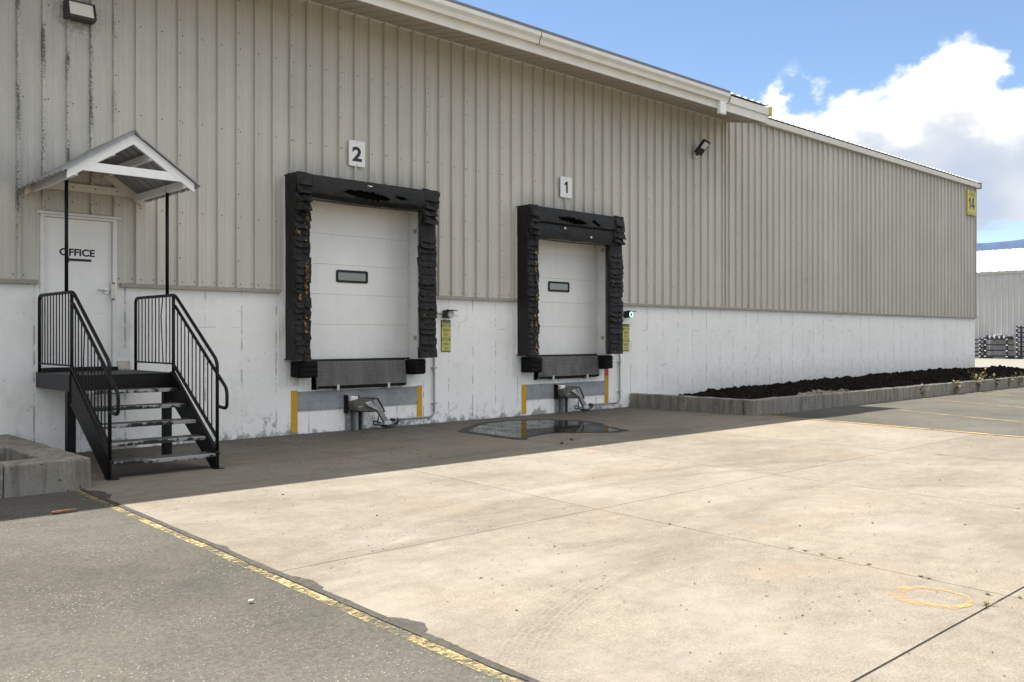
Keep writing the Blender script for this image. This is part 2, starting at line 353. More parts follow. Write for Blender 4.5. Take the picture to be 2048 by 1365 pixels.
def simple(name, col, rough=.5, metal=0.0, var=.08, sc=8, bump=.002, spec=None):
    @material(name)
    def _(t):
        p = t.pos(); n = t.noise(p, sc, 5, .62); t.out(t.mul(col, t.mr(n, .3, .7, 1 - var, 1 + var)), t.mr(n, .3, .7, rough * .88, min(1, rough * 1.12)), metal, normal=t.bump(n, bump, .5), spec=spec)
simple('trim_beige', (.47, .44, .385), .5, var=.05); simple('base_flashing', (.30, .27, .23), .55)
simple('fascia_paint', (.76, .72, .64), .45, var=.06, sc=3); simple('soffit', (.43, .39, .33), .55, var=.06); simple('roof_metal', (.45, .44, .42), .45, .3)
simple('white_wood', (.88, .87, .84), .5, var=.04); simple('cream_wood', (.74, .69, .585), .55, var=.05); simple('canopy_steel', (.30, .31, .32), .4, .5)
simple('drip_grey', (.16, .17, .185), .5); simple('gutter_dirt', (.06, .055, .05), .9); pass; simple('door_frame', (.79, .77, .73), .45, var=.05)
simple('seam_dark', (.30, .29, .27), .7); simple('black_gasket', (.012, .012, .012), .6); simple('chrome', (.65, .65, .64), .25, 1.0, .03)
simple('brass_plate', (.62, .58, .48), .42, .5); simple('letter_black', (.012, .012, .013), .5); simple('sign_white', (.80, .79, .76), .35, var=.02)
simple('sign_yellow', (.62, .57, .13), .45, var=.05); simple('board_yellow', (.60, .53, .10), .5, var=.1, sc=14); simple('letter_brown', (.05, .045, .03), .5)
simple('bronze_housing', (.035, .033, .03), .5); simple('black_plastic', (.014, .014, .015), .45); simple('foam', (.005, .0045, .004), .95, sc=30, bump=.02, spec=.05)
simple('conduit', (.33, .33, .33), .5, .6); simple('restraint_green', (.10, .10, .083), .5, .1, .15, 12); simple('restraint_steel', (.30, .30, .285), .5, .5, .2, 14)
simple('galvanised', (.42, .41, .39), .5, .5, .2, 20); simple('pit_dark', (.008, .0078, .0075), .9, spec=.1); simple('rubber', (.006, .006, .006), .75, sc=20, bump=.01, spec=.2)
simple('grey_band', (.30, .31, .315), .6, var=.22, sc=4); simple('dock_yellow', (.60, .335, .012), .5, var=.08); simple('dock_orange', (.58, .27, .012), .5, var=.08); simple('dock_red', (.55, .06, .05), .5)
simple('pale_metal', (.60, .60, .58), .45, .4); simple('bolt', (.62, .61, .58), .4, .8); simple('screw', (.17, .15, .13), .5, .4)
simple('soil', (.011, .009, .007), .98, var=.6, sc=18, bump=.03, spec=.05); simple('dry_dirt', (.20, .165, .12), .98, var=.3, sc=9, bump=.02)
simple('stick_wood', (.20, .095, .035), .8, var=.4, sc=30); simple('pebble', (.45, .42, .38), .8); simple('dark_litter', (.035, .03, .025), .9)
simple('weed_green', (.10, .12, .035), .7, var=.4); simple('weed_dry', (.19, .155, .075), .8, var=.3); simple('navy_steel', (.012, .016, .035), .45, .1); simple('far_white', (.75, .74, .72), .5)
simple('far_roof', (.80, .80, .80), .5, var=.03); simple('far_wall', (.44, .438, .43), .42, var=.05, sc=1.5); simple('far_trim', (.40, .39, .36), .5); simple('lens_white', (.62, .62, .60), .35)
simple('mountain', (.028, .055, .125), .95, var=.45, sc=.004)  # blue haze of the distance is mixed into the colour

@material('door_white')
def _(t):
    p = t.pos(); x, y, z = t.xyz(p); n = t.noise(p, 1.6, 5, .62); f = t.noise(p, 5, 5, .7, scale3=(1, 1, 5)); st = t.noise(p, 7, 4, .6, scale3=(1, 1, .12))
    c = t.mul((.90, .875, .83), t.m('ADD', t.mr(n, .3, .7, .95, 1.02), t.mr(st, .3, .7, -.03, .02)))
    scf = t.mr(t.noise(p, 11, 5, .75, scale3=(.35, 1, 2.2)), .665, .70); c = t.mix(t.m('MULTIPLY', scf, .35), c, (.35, .33, .30))
    low = t.m('MULTIPLY', t.mr(z, 1.2, 1.75, 1, 0), t.mr(f, .42, .62)); c = t.mix(t.m('MULTIPLY', low, .16), c, (.35, .33, .29))
    t.out(c, t.mr(n, .3, .7, .38, .5), normal=t.bump(t.m('ADD', t.noise(p, 60, 2, .5, scale3=(.3, 1, 1)), t.m('MULTIPLY', n, 3)), .003, .5))
@material('curb_concrete')
def _(t):
    p = t.pos(); x, y, z = t.xyz(p); n = t.noise(p, 2.4, 6, .65); g = t.noise(p, 42, 4, .7); st = t.noise(p, 7, 5, .65, scale3=(1, 1, .12))
    c = t.mul((.245, .228, .192), t.m('ADD', t.mr(n, .3, .7, .78, 1.1), t.mr(g, .3, .7, -.12, .12)))
    c = t.mix(t.m('MULTIPLY', t.mr(st, .46, .64), .72), c, (.10, .088, .07))
    hole = t.m('MULTIPLY', t.mr(t.vor(p, 9), .13, .09), t.mr(t.noise(p, 2.0, 2), .46, .58)); c = t.mix(t.m('MULTIPLY', hole, .9), c, (.05, .045, .04))
    chip = t.mr(t.noise(p, 5.5, 5, .7, off=(2, 2, 2)), .60, .63); c = t.mix(t.m('MULTIPLY', chip, .5), c, (.36, .345, .305))
    t.out(c, .9, normal=t.bump(t.m('SUBTRACT', t.m('ADD', g, n), t.m('MULTIPLY', hole, 2)), .01, .7))
@material('black_steel')
def _(t):
    p = t.pos(); n = t.noise(p, 18, 5, .7); w = t.m('MULTIPLY', t.mr(t.noise(p, 34, 5, .75), .60, .66), t.mr(t.noise(p, 2.5, 2), .45, .62))
    c = t.mix(t.m('MULTIPLY', w, .8), t.mul((.004, .004, .0042), t.mr(n, .3, .7, .6, 1.7)), (.07, .068, .065)); t.out(c, t.mr(n, .3, .7, .38, .6), .0, normal=t.bump(n, .001, .4), spec=.25)
@material('platform_board')
def _(t):
    p = t.pos(); n = t.noise(p, 7, 5, .7); t.out(t.mul((.024, .024, .025), t.mr(n, .3, .7, .75, 1.2)), .6, normal=t.bump(n, .002))
@material('tread')
def _(t):
    p = t.pos(); x, y, z = t.xyz(p); o = t.obj(); ox, oy, oz = t.xyz(o); r = t.rnd()
    n = t.noise(p, 9, 6, .72, .3); n2 = t.noise(p, 1.7, 2, .5)
    nose = t.mr(oy, -.150, -.128, 1, 0)                                             # the front lip, bare where boots scraped the paint
    amt = t.m('ADD', t.m('ADD', n, t.m('MULTIPLY', t.m('SUBTRACT', n2, .5), .9)), t.m('ADD', t.m('MULTIPLY', t.m('SUBTRACT', r, .5), .22), t.m('MULTIPLY', t.m('ADD', oz, .02), 3.0)))
    bare = t.m('MULTIPLY', nose, t.mr(amt, .49, .52))
    hole = t.m('MULTIPLY', t.m('ABSOLUTE', t.m('SINE', t.m('MULTIPLY', x, 190))), t.m('ABSOLUTE', t.m('SINE', t.m('MULTIPLY', y, 150))))
    top = t.mix(t.mr(hole, .25, .4), (.012, .012, .012), t.mix(t.mr(n, .40, .58), (.045, .045, .046), (.22, .22, .225)))
    c = t.mix(nose, top, (.014, .014, .014)); c = t.mix(bare, c, (.46, .45, .43))
    t.out(c, .5, t.m('MULTIPLY', bare, .3), normal=t.bump(t.m('ADD', hole, bare), .004, .5))
@material('vinyl')
def _(t):
    p = t.pos(); n = t.noise(p, 6, 5, .68); f = t.noise(p, 55, 3, .6); w = t.noise(p, 5, 3, .6, .8, scale3=(1, 1, .6))
    c = t.mul((.0095, .0088, .0078), t.mr(n, .3, .7, .5, 2.2)); c = t.mix(t.m('MULTIPLY', t.mr(f, .68, .74), .35), c, (.12, .12, .12))
    t.out(c, t.mr(n, .3, .7, .42, .62), normal=t.bump(t.m('ADD', w, t.m('MULTIPLY', n, .5)), .03, .8), spec=.3)
@material('pleat_vinyl')
def _(t):
    p = t.pos(); o = t.obj(); ox, oy, oz = t.xyz(o); n = t.noise(p, 9, 5, .7)
    c = t.mul((.007, .0065, .006), t.mr(n, .3, .7, .5, 2.0))
    n2 = t.noise(p, 16, 4, .7)
    ye = t.m('MULTIPLY', t.mr(t.m('ABSOLUTE', t.m('ADD', ox, .005)), .030, .022), t.m('MULTIPLY', t.mr(n2, .50, .55), t.mr(t.rnd(), .40, .44)))
    c = t.mix(ye, c, t.mul((.36, .20, .02), t.mr(n, .3, .7, .5, 1.1)))
    sc = t.mr(t.noise(p, 40, 4, .75), .66, .72); c = t.mix(t.m('MULTIPLY', sc, .5), c, (.10, .095, .09))
    t.out(c, t.mr(n, .3, .7, .45, .7), normal=t.bump(n, .015, .8), spec=.25)
@material('plain_pleat')
def _(t):
    p = t.pos(); n = t.noise(p, 9, 5, .7); c = t.mul((.007, .0065, .006), t.mr(n, .3, .7, .5, 2.4)); sc = t.mr(t.noise(p, 40, 4, .75), .66, .72)
    t.out(t.mix(t.m('MULTIPLY', sc, .5), c, (.10, .095, .09)), t.mr(n, .3, .7, .42, .68), normal=t.bump(n, .02, .8), spec=.3)
@material('checker_plate')
def _(t):
    p = t.pos(); x, y, z = t.xyz(p); n = t.noise(p, 3, 5, .65, scale3=(1, 1, .35)); g = t.noise(p, 30, 4, .7)
    a = t.m('SINE', t.m('MULTIPLY', t.m('ADD', x, z), 105)); b = t.m('SINE', t.m('MULTIPLY', t.m('SUBTRACT', x, z), 105)); d = t.mr(t.m('MULTIPLY', a, b), .1, .75)
    c = t.mix(d, (.115, .108, .099), (.25, .238, .22)); c = t.mul(c, t.m('MULTIPLY', t.mr(n, .3, .7, .55, 1.25), t.mr(g, .3, .7, .85, 1.1)))
    t.out(c, .5, .35, normal=t.bump(d, .006, .8))
@material('window_glass')  # pale grey-green reflection is put into the pane colour
def _(t):
    p = t.pos(); t.out(t.mix(t.noise(p, 5, 4, .6), (.20, .205, .18), (.30, .30, .265)), .06, spec=.8)
@material('lamp_glass')
def _(t):
    p = t.pos(); x, y, z = t.xyz(p); t.out((.88, .83, .73), .25, normal=t.bump(t.m('SINE', t.m('MULTIPLY', x, 300)), .003, .4))
@material('green_lens')
def _(t): t.out((.25, .5, .33), .3, Emission_Color=(.45, 1.0, .68), Emission_Strength=1.1)
@material('puddle_water')
def _(t):                                                     # shallow water over silt: part mirror, part dull film
    p = t.pos(); n = t.noise(p, 3, 4, .6); c = t.mix(n, (.020, .019, .017), (.045, .042, .036))
    b = t.n('ShaderNodeBsdfPrincipled', None, Base_Color=c, Roughness=.03, IOR=1.33); d = t.n('ShaderNodeBsdfDiffuse', None, Color=c)
    mx = t.n('ShaderNodeMixShader', None, _0=t.mr(t.noise(p, 2.2, 4, .65), .35, .65, .35, .75), _1=d.outputs[0], _2=b.outputs[0])
    o = t.n('ShaderNodeOutputMaterial'); t.t.links.new(mx.outputs[0], o.inputs[0])
@material('damp_concrete')
def _(t):
    p = t.pos(); n = t.noise(p, 8, 5, .7); t.out(t.mix(n, (.030, .028, .025), (.062, .057, .050)), .7, normal=t.bump(n, .003, .4), spec=.15)
@material('far_yard')
def _(t):
    p = t.pos(); n = t.noise(p, .3, 5, .6); t.out(t.mix(n, (.17, .158, .133), (.22, .204, .175)), .9)


# ================================================================== the setting
g = MB(); g.add([(-900, -900, -.012), (1500, -900, -.012), (1500, 1500, -.012), (-900, 1500, -.012)], [(0, 1, 2, 3)])
tag(g.build('asphalt_ground', 'asphalt'), 'weathered grey asphalt yard with pale stone chips', kind='structure')
y_ = MB(); y_.add([(38.3, .15, -.006), (130, .15, -.006), (130, 90, -.006), (38.3, 90, -.006)], [(0, 1, 2, 3)])
tag(y_.build('far_yard', 'far_yard'), 'pale sunlit yard in front of the distant building', kind='structure')

# concrete apron: slabs between saw-cut joints
def edgeL(y): return 3.25 + .033 * (y + 3.3)
cA, cB = G(1500, 873), G(1788, 901)
def lineA(y): return 6.65 + .070 * (y + 4.82)
def lineB(y): return 9.81 + .073 * (y + 4.82)
def lineC(y): return cA.x + (cB.x - cA.x) / (cB.y - cA.y) * (y - cA.y)
def edgeR(y): return 16.45 + .105 * (y + 4.6)
COLS = [edgeL, lineA, lineB, lineC, edgeR]; ROWS = [.0, -4.02, -7.82, -11.50, -15.2, -18.9]
apron = thing('concrete_apron', (9.5, -9, 0), 'pale concrete apron of large slabs in front of the docks', None); del apron['label']; apron['kind'] = 'structure'
jf = MB()
for r in range(5):
    y1, y0 = ROWS[r], ROWS[r + 1]; gy = (.006, .006, .012, .022, .02)[r]
    for c in range(4):
        a, b = COLS[c], COLS[c + 1]; ga = .0045 if c else 0; gb = .0045 if c < 3 else 0
        ya, yb = y0 + gy * .5, y1 - (gy * .5 if r else 0)
        q = [(a(ya) + ga, ya), (b(ya) - gb, ya), (b(yb) - gb, yb), (a(yb) + ga, yb)]
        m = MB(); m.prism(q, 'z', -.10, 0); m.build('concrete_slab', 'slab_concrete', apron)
jf.add([(3.0, -18.9, -.007), (16.0, -18.9, -.007), (16.4, -.05, -.007), (3.3, -.05, -.007)], [(0, 1, 2, 3)])
jf.build('joint_bed', 'joint_dirt', apron)

# painted yellow edge line, tar seam
def wob(y, s, a): return a * (nz(y * 1.3, s) + .6 * nz(y * 4.1, s + 3) + .5 * nz(y * 13, s + 7) + .4 * nz(y * 37, s + 5))
m = MB(); n = 260
m.grid(lambda u, v: (edgeL(-3.25 - u * 12) - .116 + v * .074 + wob(u * 12, 5.0 + v * 3, .010), -3.25 - u * 12, -.008 + .0), n, 1)
tag(m.build('edge_line', 'yellow_paint'), 'worn yellow line along the left edge of the concrete', kind='structure')
def tar_out(u):
    y = u * 12; b = .004 + wob(y, 21, .024)
    for c, w, h in ((4.95, .20, .055), (6.12, .17, .085), (.50, .30, .10), (3.6, .12, .03)): b += h * max(0, 1 - ((y - c) / w) ** 2) ** .5
    return max(.003, b * (1 + .5 * nz(y * 9, 4)))
def tar_pt(u, v):
    y = -3.25 - u * 12; e = edgeL(y); q = (e - .032 - wob(u * 12, 9, .014), e - .004, e + tar_out(u) * .6, e + tar_out(u))[round(v * 3)]
    return (q, y, (-.0065, .004, .0045, .002)[round(v * 3)])
m = MB(); m.grid(tar_pt, 900, 3)
tag(m.build('tar_seam', 'tar'), 'ragged dark tar seam beside the yellow line', kind='structure')
m = MB(); m.grid(lambda u, v: (edgeR(-3.31 - u * 15) + v * .9, -3.31 - u * 15, .001 - v * .0126), 60, 4)
tag(m.build('asphalt_edge', 'asphalt'), 'asphalt feathered up to the right edge of the concrete', kind='structure')
m = MB(); m.grid(lambda u, v: (edgeR(-3.4 - u * 12) + .03 + v * .13 + wob(u * 12, 15 + v, .012), -3.4 - u * 12, .0045 - v * .0018), 160, 1)
tag(m.build('edge_line', 'edge_yellow_paint'), 'yellow line along the right edge of the concrete', kind='structure')
m = MB(); m.grid(lambda u, v: (edgeR(-3.4 - u * 9) - .02 - wob(u * 9, 33, .02) + v * .05, -3.4 - u * 9, .004), 160, 1)
tag(m.build('tar_seam', 'tar'), 'thin dark tar seam at the right edge of the concrete', kind='structure')
for i, (a, b, c, d) in enumerate(((1800, 820, 2048, 844), (1840, 796, 2048, 815), (1949, 785, 2048, 793), (2020, 771.5, 2060, 775))):
    p, q = G(a, b), G(c, d); dd = (q - p).normalized(); q = p + dd * 6.0; nn = Vector((-dd.y, dd.x, 0)) * .042
    m = MB(); m.grid(lambda u, v: p.lerp(q, u) + nn * (2 * v - 1) + Vector((0, 0, -.008)), 30, 1)
    tag(m.build('parking_line', 'faded_yellow_paint'), kind='structure')
# orange sprayed ring and a red crayon mark on the slabs
cen = (G(1785, 1190) + G(1950, 1200)) / 2
m = MB(); m.grid(lambda u, v: (cen.x + (.205 + .02 * nz(2 * math.cos(u * 6.2832), 2 * math.sin(u * 6.2832), 5)) * math.cos(u * 6.2832) * (1 + (v - .5) * (.30 + .20 * math.cos(u * 6.2832 - 2.4) + .12 * nz(3 * math.cos(u * 6.2832), 3 * math.sin(u * 6.2832)))), cen.y + (.215 + .02 * nz(2 * math.cos(u * 6.2832), 2 * math.sin(u * 6.2832), 9)) * math.sin(u * 6.2832) * (1 + (v - .5) * (.30 + .20 * math.cos(u * 6.2832 - 2.4) + .12 * nz(3 * math.cos(u * 6.2832), 3 * math.sin(u * 6.2832)))), .004), 64, 1)
tag(m.build('spray_mark', 'orange_spray'), 'orange sprayed ring on the sunlit concrete', kind='structure')
a = G(1170, 907); b = G(1186, 905.5)
m = MB(); m.grid(lambda u, v: (a.x + (b.x - a.x) * u, a.y + (b.y - a.y) * u - .10 * math.sin(u * 3.14) + v * .035, .004), 10, 1)
tag(m.build('crayon_mark', 'red_crayon'), 'small red curved mark on the concrete near the shadow edge', kind='structure')

# puddle by the dock with its damp rim
pud = [(928, 864), (938, 858), (950, 852), (975, 846.5), (1010, 843), (1050, 841), (1090, 840.5), (1130, 841), (1165, 843), (1190, 847), (1202, 852), (1225, 856), (1248, 861.5), (1235, 865), (1195, 865.5), (1150, 866), (1118, 866), (1090, 868), (1070, 872), (1052, 876), (1058, 879), (1030, 878.5), (1000, 875), (965, 869), (935, 865)]
def smooth_poly(pts, n=3):
    for _ in range(n): pts = [q for i in range(len(pts)) for q in (pts[i].lerp(pts[(i + 1) % len(pts)], .25), pts[i].lerp(pts[(i + 1) % len(pts)], .75))]
    return pts
def sheet(pts, z, name, mat):
    m = MB(); m.add([(p.x, p.y, z) for p in pts], [tuple(range(len(pts)))]); return m.build(name, mat)
pp = smooth_poly([G(*p) for p in pud]); cx_ = sum((p for p in pp), Vector()) / len(pp)
def jag(p, k): d = (p - cx_); return cx_ + d * k + Vector((nz(p.x * 5, p.y * 5), nz(p.x * 5 + 9, p.y * 5), 0)) * .03
tag(sheet([jag(p, 1.07) + Vector((nz(p.x * 2.1, p.y * 2.1, 3), nz(p.x * 2.1, p.y * 2.1, 8), 0)) * .09 for p in pp], .003, 'damp_patch', 'damp_concrete'), 'dark damp rim around the puddle', kind='structure')
tag(sheet([jag(p, .945) for p in pp], .006, 'puddle', 'puddle_water'), 'shallow puddle of rain water by the dock wall', kind='structure')

m = MB()
for i in range(26):
    q = pp[R.randrange(len(pp))].lerp(cx_, R.uniform(.08, .8)); r_ = R.uniform(.008, .03); a = R.uniform(0, 6.28)
    m.add([(q.x + r_ * math.cos(a), q.y + r_ * math.sin(a), .0085), (q.x - .5 * r_ * math.sin(a), q.y + .5 * r_ * math.cos(a), .010), (q.x - r_ * math.cos(a), q.y - r_ * math.sin(a), .0085), (q.x + .5 * r_ * math.sin(a), q.y - .5 * r_ * math.cos(a), .009)], [(0, 1, 2, 3)])
tag(m.build('floating_leaves', 'dark_litter'), 'dark leaf bits floating on the puddle', 'litter', kind='stuff')
# mountains far behind
m = MB()
def ridge(u, v):
    az = math.radians(-30 + 150 * u); d = 9000 + 2500 * v
    hgt = (1060 + 130 * nz(u * 9, 3) + 80 * nz(u * 31, 5) + 35 * nz(u * 90, 2)) * math.sin(min(1, v * 1.25) * math.pi / 2) * (1 if v < .9 else .6)
    return (d * math.cos(az), d * math.sin(az), hgt - 30)
m.grid(ridge, 260, 12); tag(m.build('mountains', 'mountain', smooth=True), 'blue mountain ridge on the horizon', kind='structure')

# ================================================================== the warehouse
XL, XR, XE = -7.0, 37.75, 20.33
ZB, ZS, ZR = 2.40, 7.34, 7.52
YB = 22.0; SL = .2; RIDGE = 11.0
wh = thing('warehouse', (16, 0, 0), 'long beige ribbed metal warehouse on a white concrete base with two loading docks', 'building')
DOOR = (3.72, 4.74, 1.20, 3.36)
DOCKS = [dict(x0=7.75, x1=10.24, hb=3.96, s=2), dict(x0=13.05, x1=15.57, hb=3.72, s=1)]
DZ0, DZ1 = 1.22, 4.12
HOLES = [DOOR] + [(d['x0'], d['x1'], DZ0, DZ1) for d in DOCKS] + [(d['x0'] + .22, d['x1'] - .34, .73, DZ0) for d in DOCKS]
# concrete base with openings
xs = sorted({XL, XR} | {v for h in HOLES for v in h[:2]} | {XL + i * (XR - XL) / 30 for i in range(31)}); zs = sorted({-.2, ZB + .02} | {v for h in HOLES for v in h[2:] if v < ZB})
fw = MB(); Y0 = .012
def hole(x, z): return any(h[0] < x < h[1] and h[2] < z < h[3] for h in HOLES)
for i in range(len(xs) - 1):
    for j in range(len(zs) - 1):
        xa, xb, za, zb = xs[i], xs[i + 1], zs[j], zs[j + 1]
        if hole((xa + xb) / 2, (za + zb) / 2): continue
        fw.add([(xa, Y0, za), (xb, Y0, za), (xb, Y0, zb), (xa, Y0, zb)], [(0, 1, 2, 3)])
for k, h in enumerate(HOLES):
    top = min(h[3], ZB + .02); dep = .30 if k < 3 else .75; dep = .09 if k == 0 else dep
    for x in h[:2]: fw.add([(x, Y0, h[2]), (x, Y0 + dep, h[2]), (x, Y0 + dep, top), (x, Y0, top)], [(0, 1, 2, 3)])
    if k not in (1, 2): fw.add([(h[0], Y0, h[2]), (h[1], Y0, h[2]), (h[1], Y0 + dep, h[2]), (h[0], Y0 + dep, h[2])], [(0, 1, 2, 3)])
fw.add([(XR, Y0, -.2), (XR, YB, -.2), (XR, YB, ZB), (XR, Y0, ZB)], [(0, 1, 2, 3)]); fw.add([(XL, Y0, -.2), (XL, YB, -.2), (XL, YB, ZB), (XL, Y0, ZB)], [(0, 1, 2, 3)])
base = fw.build('base_wall', 'white_concrete', wh)
# concrete infill patches round the docks
for d in DOCKS:
    for xa, xb, za, zb in ((d['x0'] - .40, d['x0'] + .215, .82, 1.22), (d['x0'] - .40, d['x0'] - .0, 1.22, 2.36), (d['x1'] - .335, d['x1'] + .22, .98, 1.22), (d['x1'], d['x1'] + .22, 1.22, 2.36)):
        MB().box(xa, xb, .004, .03, za, zb).build('infill_panel', 'white_infill', wh)
    for xa, xb in ((d['x0'] + .04, d['x0'] + .215), (d['x1'] - .335, d['x1'] - .12)):
        MB().box(xa, xb, .006, .03, .74 if xa < d['x0'] + .1 else .74, .815).build('infill_panel', 'white_infill', wh)
# inner box so the openings are closed and dark
MB().box(XL + .3, XR - .3, 1.0, 1.1, 0, 7.0).build('inner_wall', 'pit_dark', wh)
for d in DOCKS: MB().box(d['x0'] + .1, d['x1'] - .1, .02, .95, 1.14, 1.215).build('dock_floor', 'pit_dark', wh)

# ribbed cladding: one object for each sheet of three ribs
PITCH, X0P = .316, 7.528
PROF = [(0, 0), (.009, -.052), (.043, -.052), (.052, 0), (.140, 0), (.146, -.004), (.158, -.004), (.164, 0), (.222, 0), (.228, -.004), (.240, -.004), (.246, 0)]
def prof_y(x):
    q = (x - X0P) % PITCH
    for (a, ya), (b, yb) in zip(PROF, PROF[1:] + [(PITCH, 0)]):
        if a <= q <= b: return ya + (yb - ya) * (q - a) / (b - a)
    return 0
OPEN = [(DOOR[0], DOOR[1], DOOR[3])] + [(d['x0'] - .2, d['x1'] + .05, DZ1) for d in DOCKS]
k0 = math.floor((XL - X0P) / (3 * PITCH)) + 1; scr = MB()
k = k0
while X0P + 3 * k * PITCH < XR - .01:
    xa = max(XL, X0P + 3 * k * PITCH); xb = min(XR, X0P + 3 * (k + 1) * PITCH)
    pts = {xa, xb} | {X0P + (3 * k + j) * PITCH + p[0] for j in range(3) for p in PROF} | {v for o in OPEN for v in o[:2]} | {XE}
    pts = sorted(p for p in pts if xa - 1e-6 <= p <= xb + 1e-6); m = MB()
    for a, b in zip(pts, pts[1:]):
        if b - a < 1e-5: continue
        mid = (a + b) / 2; z0 = ZB
        for o in OPEN:
            if o[0] < mid < o[1]: z0 = o[2]
        z1 = ZS + .02 if mid < XE else ZR + .02
        m.add([(a, prof_y(a + 1e-7), z0), (b, prof_y(b - 1e-7), z0), (b, prof_y(b - 1e-7), z1), (a, prof_y(a + 1e-7), z1)], [(0, 1, 2, 3)])
    o = m.build('cladding_sheet', 'cladding', wh)
    # screws: along the lap every 0.45 m, and across the sheet on the wall rails
    zt = ZS if xb < XE else ZR
    def screw(x, z):
        if any(o[0] - .03 < x < o[1] + .03 and z < o[2] + .05 for o in OPEN): return
        yy = prof_y(x); rr = .011
        scr.add([(x + rr * math.cos(q * math.pi / 3), yy - .005, z + rr * math.sin(q * math.pi / 3)) for q in range(6)] + [(x + rr * 1.1 * math.cos(q * math.pi / 3), yy + .001, z + rr * 1.1 * math.sin(q * math.pi / 3)) for q in range(6)],
                [(0, 1, 2, 3, 4, 5)] + [(q, (q + 1) % 6, 6 + (q + 1) % 6, 6 + q) for q in range(6)])
    z = ZB + .45
    while z < zt - .2: screw(xa + .035, z + R.uniform(-.02, .02)); z += .52
    for z in (ZB + .09, 3.55, 4.93, 6.25):
        for j in range(3):
            screw(xa + j * PITCH + .095, z + R.uniform(-.012, .012))
            if z < 2.6: screw(xa + j * PITCH + .285, z)
    k += 1
tag(scr.build('screws', 'screw', wh), kind='stuff')
# flashing along the foot of the cladding
for a, b in ((XL, 3.68), (4.79, 7.36), (10.46, 12.72), (15.79, XE), (XE, XR + .03)):
    m = MB(); m.prism([(.03, ZB + .03), (-.060, ZB + .018), (-.066, ZB - .035), (.010, ZB - .04)], 'x', a, b); m.build('base_flashing', 'base_flashing', wh)
MB().box(XE - .02, XE + .03, -.057, .02, ZB + .06, ZS - .05).build('lap_trim', 'cladding', wh)
m = MB(); m.box(XR - .03, XR + .035, -.05, .05, ZB - .03, ZR + .02); m.build('corner_trim', 'trim_beige', wh)
# end and back walls
m = MB(); m.add([(XR, .012, ZB), (XR, YB, ZB), (XR, YB, ZR), (XR, RIDGE, ZR + SL * RIDGE), (XR, .012, ZR)], [(0, 1, 2, 3, 4)]); m.build('end_wall', 'cladding', wh)
m = MB(); m.add([(XL, .012, ZB), (XL, YB, ZB), (XL, YB, ZR), (XL, RIDGE, ZR + SL * RIDGE), (XL, .012, ZR)], [(0, 1, 2, 3, 4)]); m.build('end_wall', 'cladding', wh)
MB().box(XL, XR, YB - .05, YB, -.2, ZR).build('back_wall', 'cladding', wh)
# roof sheets: ribs run down the slope, left part carries past the wall
YE = -1.31
def zroof(y): return 7.46 + SL * (y + 1.45)
RP = .30; XR0 = XL - .4
RPROF = [(0, 0), (.018, .036), (.05, .036), (.068, 0), (.30, 0)]
k = 0
while XR0 + 3 * k * RP < XR + .1:
    xa = XR0 + 3 * k * RP; xb = min(xa + 3 * RP, XR + .12)
    for seg in range(2):
        a0, b0, ye = (xa, min(xb, XE + .03), YE) if seg == 0 else (max(xa, XE + .03), xb, -.17)
        if b0 - a0 < .01: continue
        m = MB(); prev = None
        pl = sorted({a0, b0} | {xa + j * RP + q for j in range(3) for q, _ in RPROF if a0 < xa + j * RP + q < b0})
        def rz(x):
            q = (x - xa) % RP
            for (a, ya), (b, yb) in zip(RPROF, RPROF[1:]):
                if a <= q <= b + 1e-9: return ya + (yb - ya) * (q - a) / (b - a)
            return 0
        for a, b in zip(pl, pl[1:]):
            za, zb = rz(a + 1e-7), rz(b - 1e-7)
            m.add([(a, ye, zroof(ye) + za), (b, ye, zroof(ye) + zb), (b, RIDGE, zroof(RIDGE) + zb), (a, RIDGE, zroof(RIDGE) + za)], [(0, 1, 2, 3)])
            m.add([(a, ye, zroof(ye) + za), (b, ye, zroof(ye) + zb), (b, ye, zroof(ye) - .012), (a, ye, zroof(ye) - .012)], [(0, 1, 2, 3)])
        m.build('roof_sheet', 'roof_metal', wh)
    k += 1
m = MB(); m.add([(XL - .4, RIDGE, zroof(RIDGE)), (XR + .1, RIDGE, zroof(RIDGE)), (XR + .1, YB + .3, zroof(RIDGE) - SL * (YB + .3 - RIDGE)), (XL - .4, YB + .3, zroof(RIDGE) - SL * (YB + .3 - RIDGE))], [(0, 1, 2, 3)]); m.build('rear_roof', 'roof_metal', wh)
MB().prism([(-1.300, 7.425), (-1.372, 7.425), (-1.372, 7.512), (-1.300, 7.535)], 'x', XL - .4, 18.50).build('drip_edge', 'drip_grey', wh)
# soffit under the overhang: ribbed sheets seen from below
ys, yf = -.034, -1.24
zs0, zs1 = 7.335, 7.10
k = 0
while XL + 3 * k * PITCH < XE:
    xa = XL + 3 * k * PITCH; xb = min(xa + 3 * PITCH, XE); m = MB()
    for j in range(3):
        for (a, ya), (b, yb) in zip([(0, 0), (.02, .025), (.06, .025), (.08, 0), (.316, 0)], [(.02, .025), (.06, .025), (.08, 0), (.316, 0)]):
            x1, x2 = xa + j * PITCH + a, xa + j * PITCH + b
            if x2 > xb + .001: continue
            m.add([(x1, ys, zs0 + ya), (x2, ys, zs0 + yb), (x2, yf, zs1 + yb), (x1, yf, zs1 + ya)], [(0, 1, 2, 3)])
            m.add([(x1, ys, zs0 + ya), (x2, ys, zs0 + yb), (x2, ys, zs0 + .06), (x1, ys, zs0 + .06)], [(0, 1, 2, 3)])
    m.build('soffit_sheet', 'soffit', wh); k += 1
m = MB(); m.box(XL, XE, -.045, 0, ZS - .02, ZS + .004); m.build('soffit_trim', 'fascia_paint', wh)
